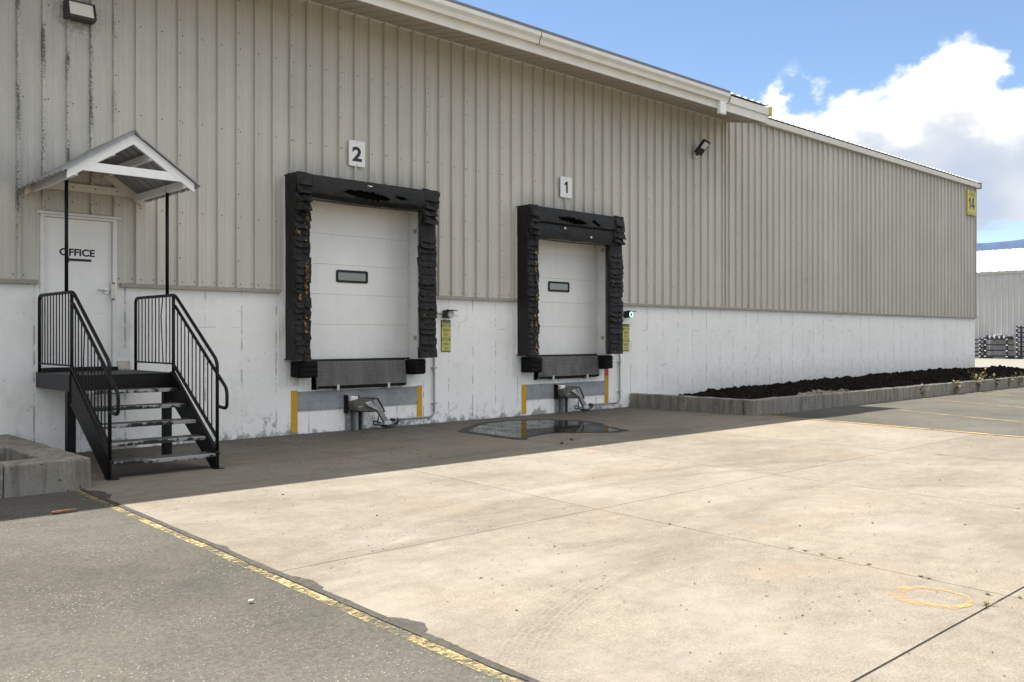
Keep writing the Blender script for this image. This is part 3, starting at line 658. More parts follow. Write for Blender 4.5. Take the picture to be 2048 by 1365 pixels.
m = MB(); m.prism([(yf + .02, 7.06), (yf - .012, 7.06), (yf - .012, 7.40), (yf + .02, 7.40)], 'x', XL - .3, XE + .02); m.build('fascia', 'fascia_paint', wh)
MB().box(18.45, XE + .03, yf - .05, yf - .012, 7.262, 7.44).build('eave_trim', 'fascia_paint', wh)
m = MB(); m.prism([(0, ZS - .03), (yf - .012, 7.055), (yf - .012, 7.43), (0, 7.72)], 'x', XE + .022, XE + .05); m.build('gable_trim', 'fascia_paint', wh)
m = MB(); m.prism([(-.005, ZR + .18), (-.17, ZR + .15), (-.15, ZR), (-.04, ZR - .005)], 'x', XE + .05, XR + .1); m.build('eave_trim', 'fascia_paint', wh)
MB().box(XR + .1, XR + .14, -.20, -.03, ZR - .03, ZR + .22).build('eave_end_cap', 'base_flashing', wh)
MB().cbox(XE + .05, XE + .11, -1.34, -1.22, 7.24, 7.48, .012).build('foam_closure', 'sign_yellow', wh)
# gutter, in lengths, with its drop outlet
GP = [(yf - .015, 7.225), (yf - .10, 7.225), (yf - .115, 7.30), (yf - .165, 7.36), (yf - .165, 7.435), (yf - .14, 7.435), (yf - .14, 7.37), (yf - .09, 7.31), (yf - .08, 7.245), (yf - .015, 7.245)]
cut = [XL - .3, -2.4, 3.1, 8.0, WP(1084, 70, -1.4)[0], 18.48]
for a, b in zip(cut, cut[1:]):
    m = MB(); m.prism(GP, 'x', a, b - .006); gt = m.build('gutter', 'fascia_paint', wh)
    MB().prism([(p[0] - .003 * (1 if i < 5 else 0), p[1] - .003) for i, p in enumerate(GP[:5])] + [(yf - .10, 7.30)], 'x', b - .02, b - .004).build('gutter_joint', 'gutter_dirt', gt)
MB().box(18.475, 18.482, yf - .16, yf - .015, 7.23, 7.42).build('gutter_end', 'fascia_paint', wh)
MB().cbox(18.12, 18.36, yf - .11, yf - .014, 6.93, 7.224, .01).build('gutter_outlet', 'white_wood', wh)

# painted dock markings on the base wall
def strip(x0, x1, z0, z1, mat, name): return MB().box(x0, x1, -.004, .02, z0, z1).build(name, mat, wh)
strip(7.70, 10.205, .385, .715, 'grey_band', 'grey_band'); strip(7.585, 7.698, .03, .735, 'dock_yellow', 'yellow_stripe'); strip(10.207, 10.32, .135, .725, 'dock_yellow', 'yellow_stripe')
strip(13.042, 15.528, .325, .64, 'grey_band', 'grey_band'); strip(12.92, 13.04, .04, .645, 'dock_yellow', 'yellow_stripe'); strip(15.53, 15.65, .12, .747, 'dock_orange', 'orange_stripe'); strip(15.53, 15.65, .750, 1.03, 'dock_red', 'red_stripe')
for x0, x1, z0, z1, dz in ((7.72, 10.18, .395, .705, 1), (13.06, 15.5, .335, .63, 1)):
    m = MB(); n = 7
    for i in range(n):
        for z in (z0 + .012, z1 - .012):
            x = x0 + (x1 - x0) * i / (n - 1); m.tube([(x, -.003, z), (x, -.012, z)], .010, 6)
    tag(m.build('bolts', 'screw', wh), kind='stuff')

# office door
do = MB().box(DOOR[0] + .055, DOOR[1] - .055, .030, .075, DOOR[2] + .012, DOOR[3] - .055).build('office_door', 'door_white', wh)
m = MB(); m.box(DOOR[0], DOOR[0] + .05, -.03, .09, DOOR[2], DOOR[3] - .02).box(DOOR[1] - .05, DOOR[1], -.03, .09, DOOR[2], DOOR[3] - .02).box(DOOR[0] + .05, DOOR[1] - .05, -.03, .09, DOOR[3] - .05, DOOR[3] - .02)
m.build('door_frame', 'door_frame', wh)
MB().prism([(.02, DOOR[3] + .04), (-.075, DOOR[3] + .015), (-.08, DOOR[3] - .018), (.02, DOOR[3] - .018)], 'x', DOOR[0] - .05, DOOR[1] + .05).build('drip_cap', 'door_frame', wh)
MB().box(DOOR[0], DOOR[1], -.09, .1, DOOR[2] - .045, DOOR[2] + .008).build('threshold', 'black_steel', wh)
for z in (3.14, 2.25, 1.42):
    MB().tube([(DOOR[0] + .056, .022, z - .055), (DOOR[0] + .056, .022, z + .055)], .010, 8).build('hinge', 'bronze_housing', do)
hx, hz = WP(211, 582); m = MB()
m.tube([(hx + .02, .03, hz), (hx + .02, .012, hz)], .042, 16); m.tube([(hx + .02, .01, hz), (hx + .02, -.045, hz)], .013, 10); m.tube([(hx + .03, -.045, hz), (hx - .13, -.045, hz + .004)], [.014, .011], 10)
m.build('lever_handle', 'chrome', do, smooth=40)
gx, gz = WP(225, 583); MB().cbox(gx - .03, gx + .025, -.034, -.020, gz - .135, gz + .135, .003).build('latch_guard', 'brass_plate', do)
for s in (-1, 1): MB().cbox(gx - .022, gx + .018, -.043, -.034, gz + s * .115 - .010, gz + s * .115 + .010, .003).build('guard_bolt', 'bronze_housing', do)
MB().box(4.76, 4.93, -.012, .012, 1.17, 1.29).build('wall_patch', 'brass_plate', wh)
x0, z0 = WP(120, 512); x1, z1 = WP(191, 498); zc = (WP(155, 512.5)[1] + WP(155, 498)[1]) / 2
text(do, 'lettering', 'OFFICE', x0, x1, zc - .053, zc + .053, .0285, 'letter_black', .035)
ax0, _ = WP(131, 521); ax1, _ = WP(184, 521); za = WP(160, 520.5)[1]
MB().prism([(ax0, za), (ax0 + .062, za + .045), (ax0 + .055, za + .018), (ax1, za + .018), (ax1, za - .018), (ax0 + .055, za - .018), (ax0 + .062, za - .045)], 'y', .0275, .0290).build('arrow', 'letter_black', do)

# dock doors of stacked sections, each with a small window
for d in DOCKS:
    x0, x1 = d['x0'] + .02, d['x1'] - .02; dd = None
    r = bpy.data.objects.new('dock_door', None); COL.objects.link(r); r.parent = wh; r.location = Vector(((x0 + x1) / 2, .3, DZ0)) - wh.location
    zl = [1.245, 1.86, 2.39, 2.92, 3.45, 3.98, 4.3]
    for i, (a, b) in enumerate(zip(zl, zl[1:])):
        m = MB()
        if i == 1:      # section with the window opening left out in the middle
            wx = 8.78 if d['s'] == 2 else 14.02; wz0, wz1, ww = 2.60 - .0, 2.80, .33
        m.prism([(.281, a + .001), (.2785, a + .004), (.2785, b - .005), (.281, b - .002), (.32, b - .002), (.32, a + .001)], 'x', x0, x1)
        m.build('door_section', 'door_white', r)
    MB().box(x0, x1, .272, .31, 1.218, 1.248).build('bottom_seal', 'black_gasket', r)
    wx = (WP(672, 554, .27)[0] + WP(736, 554, .27)[0]) / 2 if d['s'] == 2 else (WP(1096, 574, .27)[0] + WP(1139, 574, .27)[0]) / 2
    zz = WP(704, 554, .27)[1] if d['s'] == 2 else WP(1117, 574, .27)[1]
    def rr(w, h, k, n=5): return [(wx + sx * (w - k) + k * math.cos(a + j * math.pi / 2 / n), zz + sz * (h - k) + k * math.sin(a + j * math.pi / 2 / n)) for sx, sz, a in ((1, 1, 0), (-1, 1, math.pi / 2), (-1, -1, math.pi), (1, -1, 1.5 * math.pi)) for j in range(n + 1)]
    o_, i_ = rr(.335, .112, .04), rr(.292, .070, .02); n = len(o_); m = MB()
    m.add([(p[0], .262, p[1]) for p in o_] + [(p[0], .262, p[1]) for p in i_] + [(p[0], .279, p[1]) for p in o_] + [(p[0], .279, p[1]) for p in i_],
          [f for i in range(n) for f in ((i, (i + 1) % n, n + (i + 1) % n, n + i), (i, (i + 1) % n, 2 * n + (i + 1) % n, 2 * n + i), (n + i, n + (i + 1) % n, 3 * n + (i + 1) % n, 3 * n + i))])
    m.build('window_frame', 'black_gasket', r); m = MB(); m.prism(i_, 'y', .272, .277); m.build('window_pane', 'window_glass', r)
    # white jamb lining with its track brackets
    MB().box(d['x1'] - .012, d['x1'] + .03, .018, .33, 1.222, DZ1).build('door_jamb', 'door_frame', wh); MB().box(d['x0'] - .03, d['x0'] + .012, .018, .33, 1.222, DZ1).build('door_jamb', 'door_frame', wh)
    MB().box(d['x1'] - .045, d['x1'] - .012, .24, .262, 1.25, DZ1).build('door_track', 'door_frame', wh)
    for z in (3.62, 1.62): MB().cbox(d['x1'] - .03, d['x1'] - .012, .05, .13, z - .04, z + .04, .006).build('track_bracket', 'galvanised', wh)

# ================================================================== dock seals
def lump(w, h, dep, seed, lip=.05, nu=7, nv=5, amp=.012):
    """one hanging vinyl pleat, centred on x, front towards -y, foot at z=0"""
    m = MB()
    def fn(u, v):
        x = (u - .5) * w; e = max(0, 1 - (abs(u - .5) * 2) ** 6); s = (1 - v) ** 1.3
        y = -dep * (.35 + .65 * s) * (.45 + .55 * e) - lip * s * e * .6 + amp * nz(u * 3 + seed, v * 2, seed)
        z = v * h + (.012 * nz(u * 2.4, seed * 1.7) - .010 * math.sin(u * 3.14)) * (1 - v) + .004 * nz(u * 6, seed + 3)
        return (x * (1 + .03 * nz(v * 3, seed)), y, z)
    m.grid(fn, nu, nv); n = len(m.v); W1 = nu + 1
    border = [i for i in range(W1)] + [j * W1 + nu for j in range(1, nv + 1)] + [nv * W1 + i for i in range(nu - 1, -1, -1)] + [j * W1 for j in range(nv - 1, 0, -1)]
    bk = [(m.v[i][0] * .96, .03, m.v[i][2] + (.02 if i < W1 else 0)) for i in border]; o = len(m.v); m.v += bk; L = len(border)
    m.f += [(border[i], border[(i + 1) % L], o + (i + 1) % L, o + i) for i in range(L)] + [tuple(range(o, o + L))]
    return m
def make_seal(idx, x0l, x1l, x0r, x1r, open0, open1, hb, label, seed):
    rs = random.Random(seed); dp = .36; zt = 4.33
    root = thing('dock_seal', ((x0l + x1r) / 2, 0, 1.25), label, 'dock seal', 'foam dock seals round the two dock doors')
    for xa, xb in ((x0l, x1l), (x0r, x1r)):
        m = MB()                                          # plain foam core, slightly crumpled side faces, rounded foot
        def ring(z, k):
            q = []
            left = xa == x0l
            for cx, cy in ((xa if left else open1 + .002, -.0), (xa, -dp), (xb, -dp), (open0 if left else xb + .06, 0)):
                fy = cy * (1 - .25 * k * (cy < -.1)); q.append((cx + .012 * nz(z * 1.7, cx, seed), fy + (.015 * nz(z * 2.3, cx + 4, seed) if cy < -.1 else 0), z))
            return q
        nzr = 26; vs = []
        for i in range(nzr + 1):
            z = 1.25 + (hb + .1 - 1.25) * i / nzr; vs += ring(z, max(0, 1 - i / 2.0) ** 2)
        fs = [(i * 4 + k, i * 4 + (k + 1) % 4, i * 4 + 4 + (k + 1) % 4, i * 4 + 4 + k) for i in range(nzr) for k in range(4)] + [(3, 2, 1, 0)]
        m.add(vs, fs); m.build('side_pad', 'vinyl', root, smooth=35)
        MB().box(*((xa - .012, open0 - .002) if xa == x0l else (open1 + .002, xb + .07)), -.035, .0, 1.27, zt - .02).build('backing_board', 'door_frame', root)
        z = 1.27; w = xb - xa
        while z < hb + .02:
            h = rs.uniform(.075, .145); bulge = rs.uniform(.03, .065)
            if xa == x0r and abs(z - 3.62) < .16: z += h; continue          # torn-away pleats high on the right pad
            # each row is split in the middle into two overlapping tongues
            for sgn in (-1, 1):
                ww = w * .66 if sgn < 0 else w * .62
                o = lump(ww, h * 1.5, bulge, rs.uniform(0, 60), lip=.022, amp=.022).build('pleat', 'pleat_vinyl' if (sgn > 0 and xa == x0l) or rs.random() < .06 else 'plain_pleat', root, smooth=50, local=True)
                o.location = Vector(((xa + xb) / 2 + sgn * w * .245 + rs.uniform(-.018, .018), -dp + .012, z)) - root.location
                o.rotation_euler = (rs.uniform(-.06, .03), rs.uniform(-.13, .13), rs.uniform(-.10, .10))
            z += h
    # head pad: one soft beam with torn openings that show the foam
    HX0, HX1 = x0l - .01, x1r + .01
    tears = [(.30, .63, .60, .17), (.66, .76, .55, .07)] if idx == 2 else [(.27, .58, .34, .10), (.63, .72, .33, .07)]
    def torn(u, v):
        v = (v - .22) / .78
        for a, b, c, w in tears:
            if a < u < b:
                q = (u - a) / (b - a); hh = w * math.sin(q * math.pi) ** .6 * (1 + .5 * nz(u * 60, 3, seed)); cc = c + .10 * (q - .4) + .05 * nz(u * 25, 8, seed)
                if abs(v - cc) < hh: return True
        return False
    zb = hb
    def head(u, v):
        x = HX0 + (HX1 - HX0) * u; sag = .035 * math.sin(u * 3.14) * (1 if idx == 2 else .3)
        if v < .22: q = v / .22; y = -(dp + .03) * q; z = zt + .015 * q * (1 - q)                  # top face
        else:
            q = (v - .22) / .78; z = zt - (zt - zb + sag) * q
            y = -(dp + .03) - .055 * math.sin(q * 2.6) * (1 if idx == 2 else (1 if q < .5 else .55)) + (.05 * max(0, q - .8) / .2)
            if idx == 1 and q > .52: y += .035
        k = .010 * nz(u * 14, v * 4, seed) + .006 * nz(u * 40, v * 9, seed)
        return (x, y + k, z + k * .6)
    m = MB(); m.grid(head, 150, 40, torn); 
    m.grid(lambda u, v: (HX0 + (HX1 - HX0) * u, -.34 * (1 - v) - .0, zb - .03 * math.sin(u * 3.14) + .02 * v), 30, 1)
    for x in (HX0, HX1): m.add([(x, 0, zt), (x, -dp - .03, zt), (x, -dp - .07, (zt + zb) / 2), (x, -dp + .02, zb), (x, 0, zb)], [(0, 1, 2, 3, 4)])
    m.build('head_pad', 'vinyl', root, smooth=55)
    m = MB(); m.grid(lambda u, v: (HX0 + .05 + (HX1 - HX0 - .1) * u, -dp + .02 + .03 * nz(u * 30, v * 5, 7), zb + .03 + (zt - zb - .06) * v), 60, 10); m.build('head_foam', 'foam', root)
    if idx == 1:
        m = MB(); m.grid(lambda u, v: (HX0 + .20 + (HX1 - HX0 - .42) * u, -dp - .03 - .02 * math.sin(v * 3) + .012 * nz(u * 9, v * 3, 5), zb - .02 + .02 * nz(u * 6, 2) + .33 * v), 40, 6); m.build('head_curtain', 'vinyl', root, smooth=60)
        for u_, z_ in ((.34, 3.93), (.62, 3.80)): MB().cbox(x0l + (x1r - x0l) * u_, x0l + (x1r - x0l) * u_ + .05, -dp - .062, -dp - .052, z_ - .018, z_ + .018, .004).build('tear_mark', 'sign_white', root)
    else: MB().cbox(x0l + 1.33, x0l + 1.47, -dp - .055, -dp - .045, zt - .085, zt - .065, .003).build('tear_mark', 'sign_white', root)
    # crumpled corner wraps
    for xa, w, sd in ((x0l + .135, .30, 1), (x1r - .165, .36, 2)):
        for q in range(4):
            o = lump(w * rs.uniform(.8, 1.05), .17 if q else .22, .10, seed + q * 3.3 + sd, lip=.05, amp=.05, nu=10, nv=7).build('corner_wrap', 'vinyl', root, smooth=40, local=True)
            o.location = Vector((xa + rs.uniform(-.02, .02), -dp - .025, zt - .21 - q * .135)) - root.location; o.rotation_euler = (rs.uniform(-.1, .1), rs.uniform(-.12, .12), rs.uniform(-.15, .15))
    return root
make_seal(2, 7.455, 7.72, 10.02, 10.36, 7.75, 10.24, 3.96, 'black pleated dock seal with a long torn top round the door nearer the stair', 11)
make_seal(1, 12.755, 13.03, 15.30, 15.70, 13.05, 15.57, 3.70, 'black pleated dock seal with a deep hanging curtain round the door nearer the planter', 23)

# ================================================================== levelers, bumpers, restraints
def make_leveler(x0, x1, label):
    root = thing('dock_leveler', ((x0 + x1) / 2, 0, .73), label, 'dock leveler', 'dock levelers below the dock doors')
    m = MB(); m.prism([(-.02, 1.222), (-.075, 1.212), (-.125, .80), (-.115, .755), (-.095, .755), (-.10, .80), (-.045, 1.195), (-.02, 1.20)], 'x', x0 + .01, x1 - .02); m.build('lip_plate', 'checker_plate', root)
    m = MB(); m.prism([(-.125, .802), (-.118, .752), (-.112, .752), (-.119, .802)], 'x', x0 + .03, x1 - .05); m.build('lip_edge', 'black_steel', root)
    m = MB(); m.tube([(x0, -.03, 1.215), (x1, -.03, 1.215)], .018, 8); m.build('hinge_pin', 'black_steel', root)
    MB().box(x0 + .02, x1 - .02, .02, .6, .76, 1.10).build('lift_frame', 'pit_dark', root)
    for q, s in ((.22, 1), (.775, -1)):
        x = x0 + (x1 - x0) * q; m = MB(); m.cbox(x - .022, x + .022, -.15, -.125, .715, .815, .006); m.box(x - .022, x + .022, -.125, .02, .715, .730); m.build('lip_keeper', 'pale_metal', root)
        if s < 0: MB().cbox(x + .03, x + .30, -.02, .0, .735, .80, .004).build('data_plate', 'sign_white', root); MB().box(x + .07, x + .23, -.0225, -.02, .752, .785).build('plate_print', 'grey_band', root)
        else: MB().box(x - .33, x - .02, -.02, .0, .73, .785).build('ledge', 'white_infill', root)
    return root
make_leveler(7.985, 9.895, 'steel checker plate dock lip hanging at the dock nearer the stair')
make_leveler(13.285, 15.225, 'steel checker plate dock lip hanging at the dock nearer the planter')
def make_bumper(x0, x1, z0, z1, label, seed):
    root = thing('dock_bumper', ((x0 + x1) / 2, 0, z0), label, 'bumper', 'black dock bumpers beside the dock lips')
    m = MB(); m.cbox(x0, x1, -.27, .0, z0, z1, .03)
    m.v = [(x + .012 * nz(x * 9, y * 9, z * 9 + seed), y + .012 * nz(x * 9 + 5, y * 9, z * 9), z + .018 * nz(x * 6, y * 6 + seed, z * 6)) for x, y, z in m.v]
    m.build('rubber_block', 'rubber', root, smooth=40)
    nb = 3
    for i in range(nb): MB().cbox(x0 + .02, x1 - .02, -.30, -.262, z0 + .02 + (z1 - z0 - .04) * i / nb, z0 + .01 + (z1 - z0 - .04) * (i + 1) / nb, .012).build('rubber_flap', 'rubber', root)
make_bumper(7.56, 7.93, .96, 1.235, 'ragged black bumper left of the lip at the dock nearer the stair', 3)
make_bumper(9.92, 10.20, .955, 1.225, 'square black bumper right of the lip at the dock nearer the stair', 5)
make_bumper(12.88, 13.24, .90, 1.22, 'ragged black bumper left of the lip at the dock nearer the planter', 7)
make_bumper(15.20, 15.48, .92, 1.225, 'square black bumper right of the lip at the dock nearer the planter', 9)

def make_restraint(ref, label, ztop):
    """ref(px,py) -> x,z on the plane 0.2 m in front of the wall, in the pixels of the restraint at dock 2"""
    xa = ref(703, 820)[0]; xb = ref(738, 820)[0]; root = thing('vehicle_restraint', ((xa + xb) / 2, 0, 0), label, 'restraint', 'truck restraints on the wall below the docks')
    w = xb - xa
    for s, (a, b) in enumerate(((xa, xa + .30 * w), (xb - .24 * w, xb))):
        MB().box(a, b, -.030, .0, 0, ztop).build('mounting_flange', 'restraint_steel', root)
    MB().box(xa + .30 * w, xb - .24 * w, -.02, .0, 0, ztop).build('back_plate', 'pit_dark', root)
    m = MB(); m.box(xa + .36 * w, xa + .55 * w, -.115, -.02, 0, ztop - .05); m.box(xa + .34 * w, xa + .38 * w, -.14, -.02, 0, ztop - .05); m.build('guide_rail', 'restraint_steel', root)
    MB().box(xb - .25 * w, xb - .21 * w, -.12, -.02, 0, ztop - .05).build('guide_rail', 'restraint_steel', root)
    MB().box(xa - .03, xa, -.10, .0, .30, ztop + .02).build('side_fin', 'black_steel', root)
    for z in (.10, .24, .36, ztop - .08):
        for x in (xa + .13 * w, xb - .11 * w): MB().tube([(x, -.03, z), (x, -.042, z)], .013, 6).build('bolt', 'bolt', root)
    MB().cbox(xa + .02, xa + .45 * w, -.16, -.03, ztop - .13, ztop - .0, .01).build('spring_box', 'white_infill', root)
    poly = [ref(*p) for p in ((702.5, 806), (706, 801.5), (718.6, 798), (731, 795), (742, 797), (754.5, 822.5), (741, 824.5), (712.7, 824), (704, 820.5), (702, 813))]
    m = MB(); n = len(poly); cx = sum(p[0] for p in poly) / n; cz = sum(p[1] for p in poly) / n
    inn = [(cx + (p[0] - cx) * .86, cz + (p[1] - cz) * .82) for p in poly]
    m.add([(p[0], -.10, p[1]) for p in poly] + [(p[0], -.24, p[1]) for p in poly] + [(p[0], -.285, p[1]) for p in inn],
          [f for i in range(n) for f in ((i, (i + 1) % n, n + (i + 1) % n, n + i), (n + i, n + (i + 1) % n, 2 * n + (i + 1) % n, 2 * n + i))] + [tuple(range(2 * n, 3 * n)), tuple(range(n))])
    m.build('carriage', 'restraint_green', root)
    fac = [ref(*p) for p in ((724.5, 805), (738.5, 799.5), (753, 822.5), (729, 812))]
    m = MB(); m.add([(fac[0][0], -.285, fac[0][1]), (fac[1][0], -.275, fac[1][1]), (fac[2][0], -.285, fac[2][1]), (fac[3][0], -.335, fac[3][1])] + [(p[0], -.26, p[1]) for p in fac],
                    [(0, 1, 3), (1, 2, 3), (0, 3, 7, 4), (3, 2, 6, 7), (2, 1, 5, 6), (1, 0, 4, 5)]); m.build('hook_cover', 'restraint_steel', root)
    a = ref(745, 799); b = ref(757, 822); c = ref(770, 843)
    m = MB(); m.bar((a[0], -.22, a[1]), (b[0], -.22, b[1]), .10, .075, (0, 1, 0)); m.bar((b[0] - .005, -.22, b[1] + .01), (c[0], -.22, c[1]), .085, .065, (0, 1, 0)); m.build('arm', 'restraint_steel', root)
    MB().cbox(c[0] - .05, c[0] + .10, -.27, -.17, max(.01, c[1] - .06), c[1] + .005, .012).build('arm_foot', 'pale_metal', root)
    q = [ref(*p) for p in ((728, 795.5), (751.5, 797.2), (757, 806), (764, 819), (765.5, 824))]
    m = MB()
    for p0, p1 in zip(q, q[1:]): m.bar((p0[0], -.25, p0[1]), (p1[0], -.25, p1[1]), .02, .028, (0, 1, 0))
    m.build('cover_strap', 'black_plastic', root)
    l0 = ref(709, 813.5); l1 = ref(720, 813.5)
    MB().box(l0[0], l1[0], -.288, -.285, l0[1] - .022, l0[1] + .022).build('label', 'letter_black', root); text(root, 'lettering', 'AR 3300', l0[0] + .012, l1[0] - .008, l0[1] - .014, l0[1] + .014, -.2888, 'sign_white', .01)
    # control cable lying in loops
    def cab(pts, r=.011): MB().tube(fillet(pts, .2, 8), r, 8).build('cable', 'black_plastic', root, smooth=True)
    e0 = ref(772, 836); ex = e0[0]
    pts = [];
    for i in range(46):
        t = i / 45; ang = t * 2 * math.pi
        pts.append((ex + .06 + .24 * math.sin(ang) + .03 * math.sin(2.3 * ang), -.16 - .05 * math.cos(ang * .7), .024 + .115 * abs(math.sin(ang)) ** .8 * (1 if math.cos(ang) > 0 else .45)))
    MB().tube(pts, .011, 8).build('cable', 'black_plastic', root, smooth=True)
    cab([(ex - .10, -.12, .24), (ex - .16, -.16, .08), (ex - .04, -.20, .022), (ex + .16, -.20, .022), (ex + .3, -.14, .06), (ex + .36, -.05, .16)])
    return root
ref2 = lambda px, py: WP(px, py, -.2)
make_restraint(ref2, 'grey steel truck restraint with a hooked arm at the dock nearer the stair', .60)
dx_ = WP(1123, 820, -.2)[0] - WP(703, 820, -.2)[0]
make_restraint(lambda px, py: (WP(px, py, -.2)[0] + dx_, WP(px, py, -.2)[1] - .005), 'grey steel truck restraint with a hooked arm at the dock nearer the planter', .60)

# conduits down the wall beside each dock
for X, Z1, xe, zlow, label in ((WP(866.5, 760)[0], 1.30, 9.66, .125, 'thin grey conduit bending along the wall right of the dock nearer the stair'), (WP(1237.5, 760)[0], 1.34, 15.05, .12, 'thin grey conduit bending along the wall right of the dock nearer the planter')):
    root = thing('conduit', (X, 0, 0), label, 'conduit', 'conduits beside the docks')
    MB().tube(fillet([(X, -.03, Z1), (X, -.03, zlow), (xe, -.03, zlow)], .14, 8), .019, 10).build('pipe', 'conduit', root, smooth=True)
    for z in (1.05, .38): MB().cbox(X - .045, X + .045, -.058, .008, z - .012, z + .012, .004).build('clamp', 'galvanised', root)
    MB().cbox(xe - .07, xe + .0, -.06, -.0, zlow - .03, zlow + .03, .006).build('end_fitting', 'black_plastic', root)

# ================================================================== lights and signs
def lightbox():
    x0, z1 = WP(139, 6, -.15); x1, z0 = WP(192, 44, -.15); z0, z1 = 6.10, 6.34; x0, x1 = 4.02, 4.40
    root = thing('wall_light', ((x0 + x1) / 2, 0, z0), 'boxy dark wall light high above the office canopy', 'wall light')
    m = MB(); m.prism([(.0, z0), (-.16, z0 - .01), (-.185, z0 + .03), (-.125, z1), (-.0, z1 + .01)], 'x', x0, x1); m.build('housing', 'bronze_housing', root)
    m = MB(); m.prism([(-.150, z0 - .002), (-.198, z0 + .028), (-.136, z1 - .008), (-.118, z1 - .008), (-.15, z0 + .03)], 'x', x0 + .035, x1 - .028); m.build('lens', 'lamp_glass', root)
    m = MB(); m.bar((x0 - .004, -.197, z0 + .022), (x1 + .004, -.197, z0 + .022), .022, .022); m.bar((x0 - .004, -.135, z1), (x1 + .004, -.135, z1), .022, .022)
    for x in (x0 + .010, x1 - .010): m.bar((x, -.196, z0 + .02), (x, -.137, z1), .022, .026, (0, 1, 0))
    m.build('lens_frame', 'bronze_housing', root)
lightbox()
fx, fz = WP(1400, 305, -.2); root = thing('floodlight', (fx, 0, fz), 'small black tilted floodlight on the cladding near the far end of the eave', 'floodlight')
MB().cbox(fx - .07, fx + .07, -.10, -.03, fz - .13, fz + .0, .02).build('junction_box', 'pale_metal', root)
MB().tube([(fx, -.09, fz - .06), (fx, -.17, fz + .02)], .03, 8).build('knuckle', 'black_plastic', root)
m = MB(); m.cbox(-.13, .13, -.20, .20, -.035, .035, .02)
hd = m.build('lamp_head', 'black_plastic', root, local=True); hd.location = Vector((fx + .02, -.26, fz + .12)) - root.location; hd.rotation_euler = (math.radians(-52), math.radians(12), 0)
m = MB(); m.box(-.09, .09, -.15, .02, -.042, -.036); ln = m.build('lens', 'lens_white', hd, local=True)
m = MB(); m.box(-.05, .03, -.06, .04, .036, .038); m.build('sticker', 'pale_metal', hd, local=True)

def signal(px, py, label, lens, horiz):
    x, z = WP(px, py, -.08); root = thing('signal_light', (x, 0, z), label, 'signal light', 'small signal lights beside the docks')
    MB().cbox(x - .10, x + .055, -.12, -.012, z - .075, z + .078, .012).build('housing', 'black_plastic', root)
    m = MB(); m.prism([(-.10, z + .092), (-.24, z + .070), (-.24, z + .058), (-.10, z + .076)], 'x', x - .09, x + .10); m.build('visor', 'black_plastic', root)
    MB().tube([(x + .012, -.118, z), (x + .012, -.150, z)], [.074, .070], 20).build('lens_ring', 'lens_white' if lens != 'green_lens' else 'black_plastic', root)
    if lens == 'green_lens':
        m = MB(); n = 24
        m.add([(x + .012 + r_ * math.cos(i * 2 * math.pi / n), -.153, z + r_ * math.sin(i * 2 * math.pi / n)) for r_ in (.066, .038) for i in range(n)], [(i, (i + 1) % n, n + (i + 1) % n, n + i) for i in range(n)]); m.build('lens', lens, root)
    else: MB().tube([(x + .012, -.149, z), (x + .012, -.158, z)], [.060, .040], 20).build('lens', lens, root)
    MB().tube([(x - horiz, -.03, z + .01), (x - .08, -.03, z + .01)], .014, 8).build('feed_pipe', 'conduit', root)
signal(897.5, 629, 'small black signal light with unlit pale lens right of the dock nearer the stair', 'lens_white', .32)
signal(1257, 629.5, 'small black signal light with lit greenish ring right of the dock nearer the planter', 'green_lens', .22)

def number_sign(px0, px1, py0, py1, s, label):
    x0, z1 = WP(px0, py0, -.062); x1, z0 = WP(px1, py1, -.062); z1 = WP((px0 + px1) / 2, (py0 + 281.5 + (353 - 281.5) * (s == '1')) / 2, -.062)[1] if False else z1
    x1 = WP(px1, py1, -.062)[0]; zc = (WP(px0, py0, -.062)[1] + WP(px1, py1, -.062)[1]) / 2; h = .225; k = .03
    root = thing('number_sign', ((x0 + x1) / 2, -.04, zc - h), label, 'sign', 'white number signs above the docks')
    cxs = (x0 + x1) / 2; w = (x1 - x0) / 2
    poly = [(cxs + sx * (w - k) + k * math.cos(a + j * math.pi / 8), zc + sz * (h - k) + k * math.sin(a + j * math.pi / 8)) for sx, sz, a in ((1, 1, 0), (-1, 1, math.pi / 2), (-1, -1, math.pi), (1, -1, 1.5 * math.pi)) for j in range(5)]
    MB().prism(poly, 'y', -.062, -.053).build('plate', 'sign_white', root)
    if s == '2': text(root, 'numeral', s, cxs - .10, cxs + .10, zc - .14, zc + .12, -.063, 'letter_black', .035)
    else: MB().prism([(cxs + .045, zc - .125), (cxs - .008, zc - .125), (cxs - .008, zc + .055), (cxs - .06, zc + .03), (cxs - .06, zc + .075), (cxs + .003, zc + .125), (cxs + .045, zc + .125)], 'y', -.0635, -.0618).build('numeral', 'letter_black', root)
    for sz in (-1, 1): MB().tube([(cxs, -.062, zc + sz * (h - .025)), (cxs, -.066, zc + sz * (h - .025))], .009, 8).build('rivet', 'screw', root)
number_sign(698, 730, 280, 335, '2', 'white plate with black numeral 2 above the left dock')
number_sign(1121, 1144, 352, 398, '1', 'white plate with black numeral 1 above the right dock')

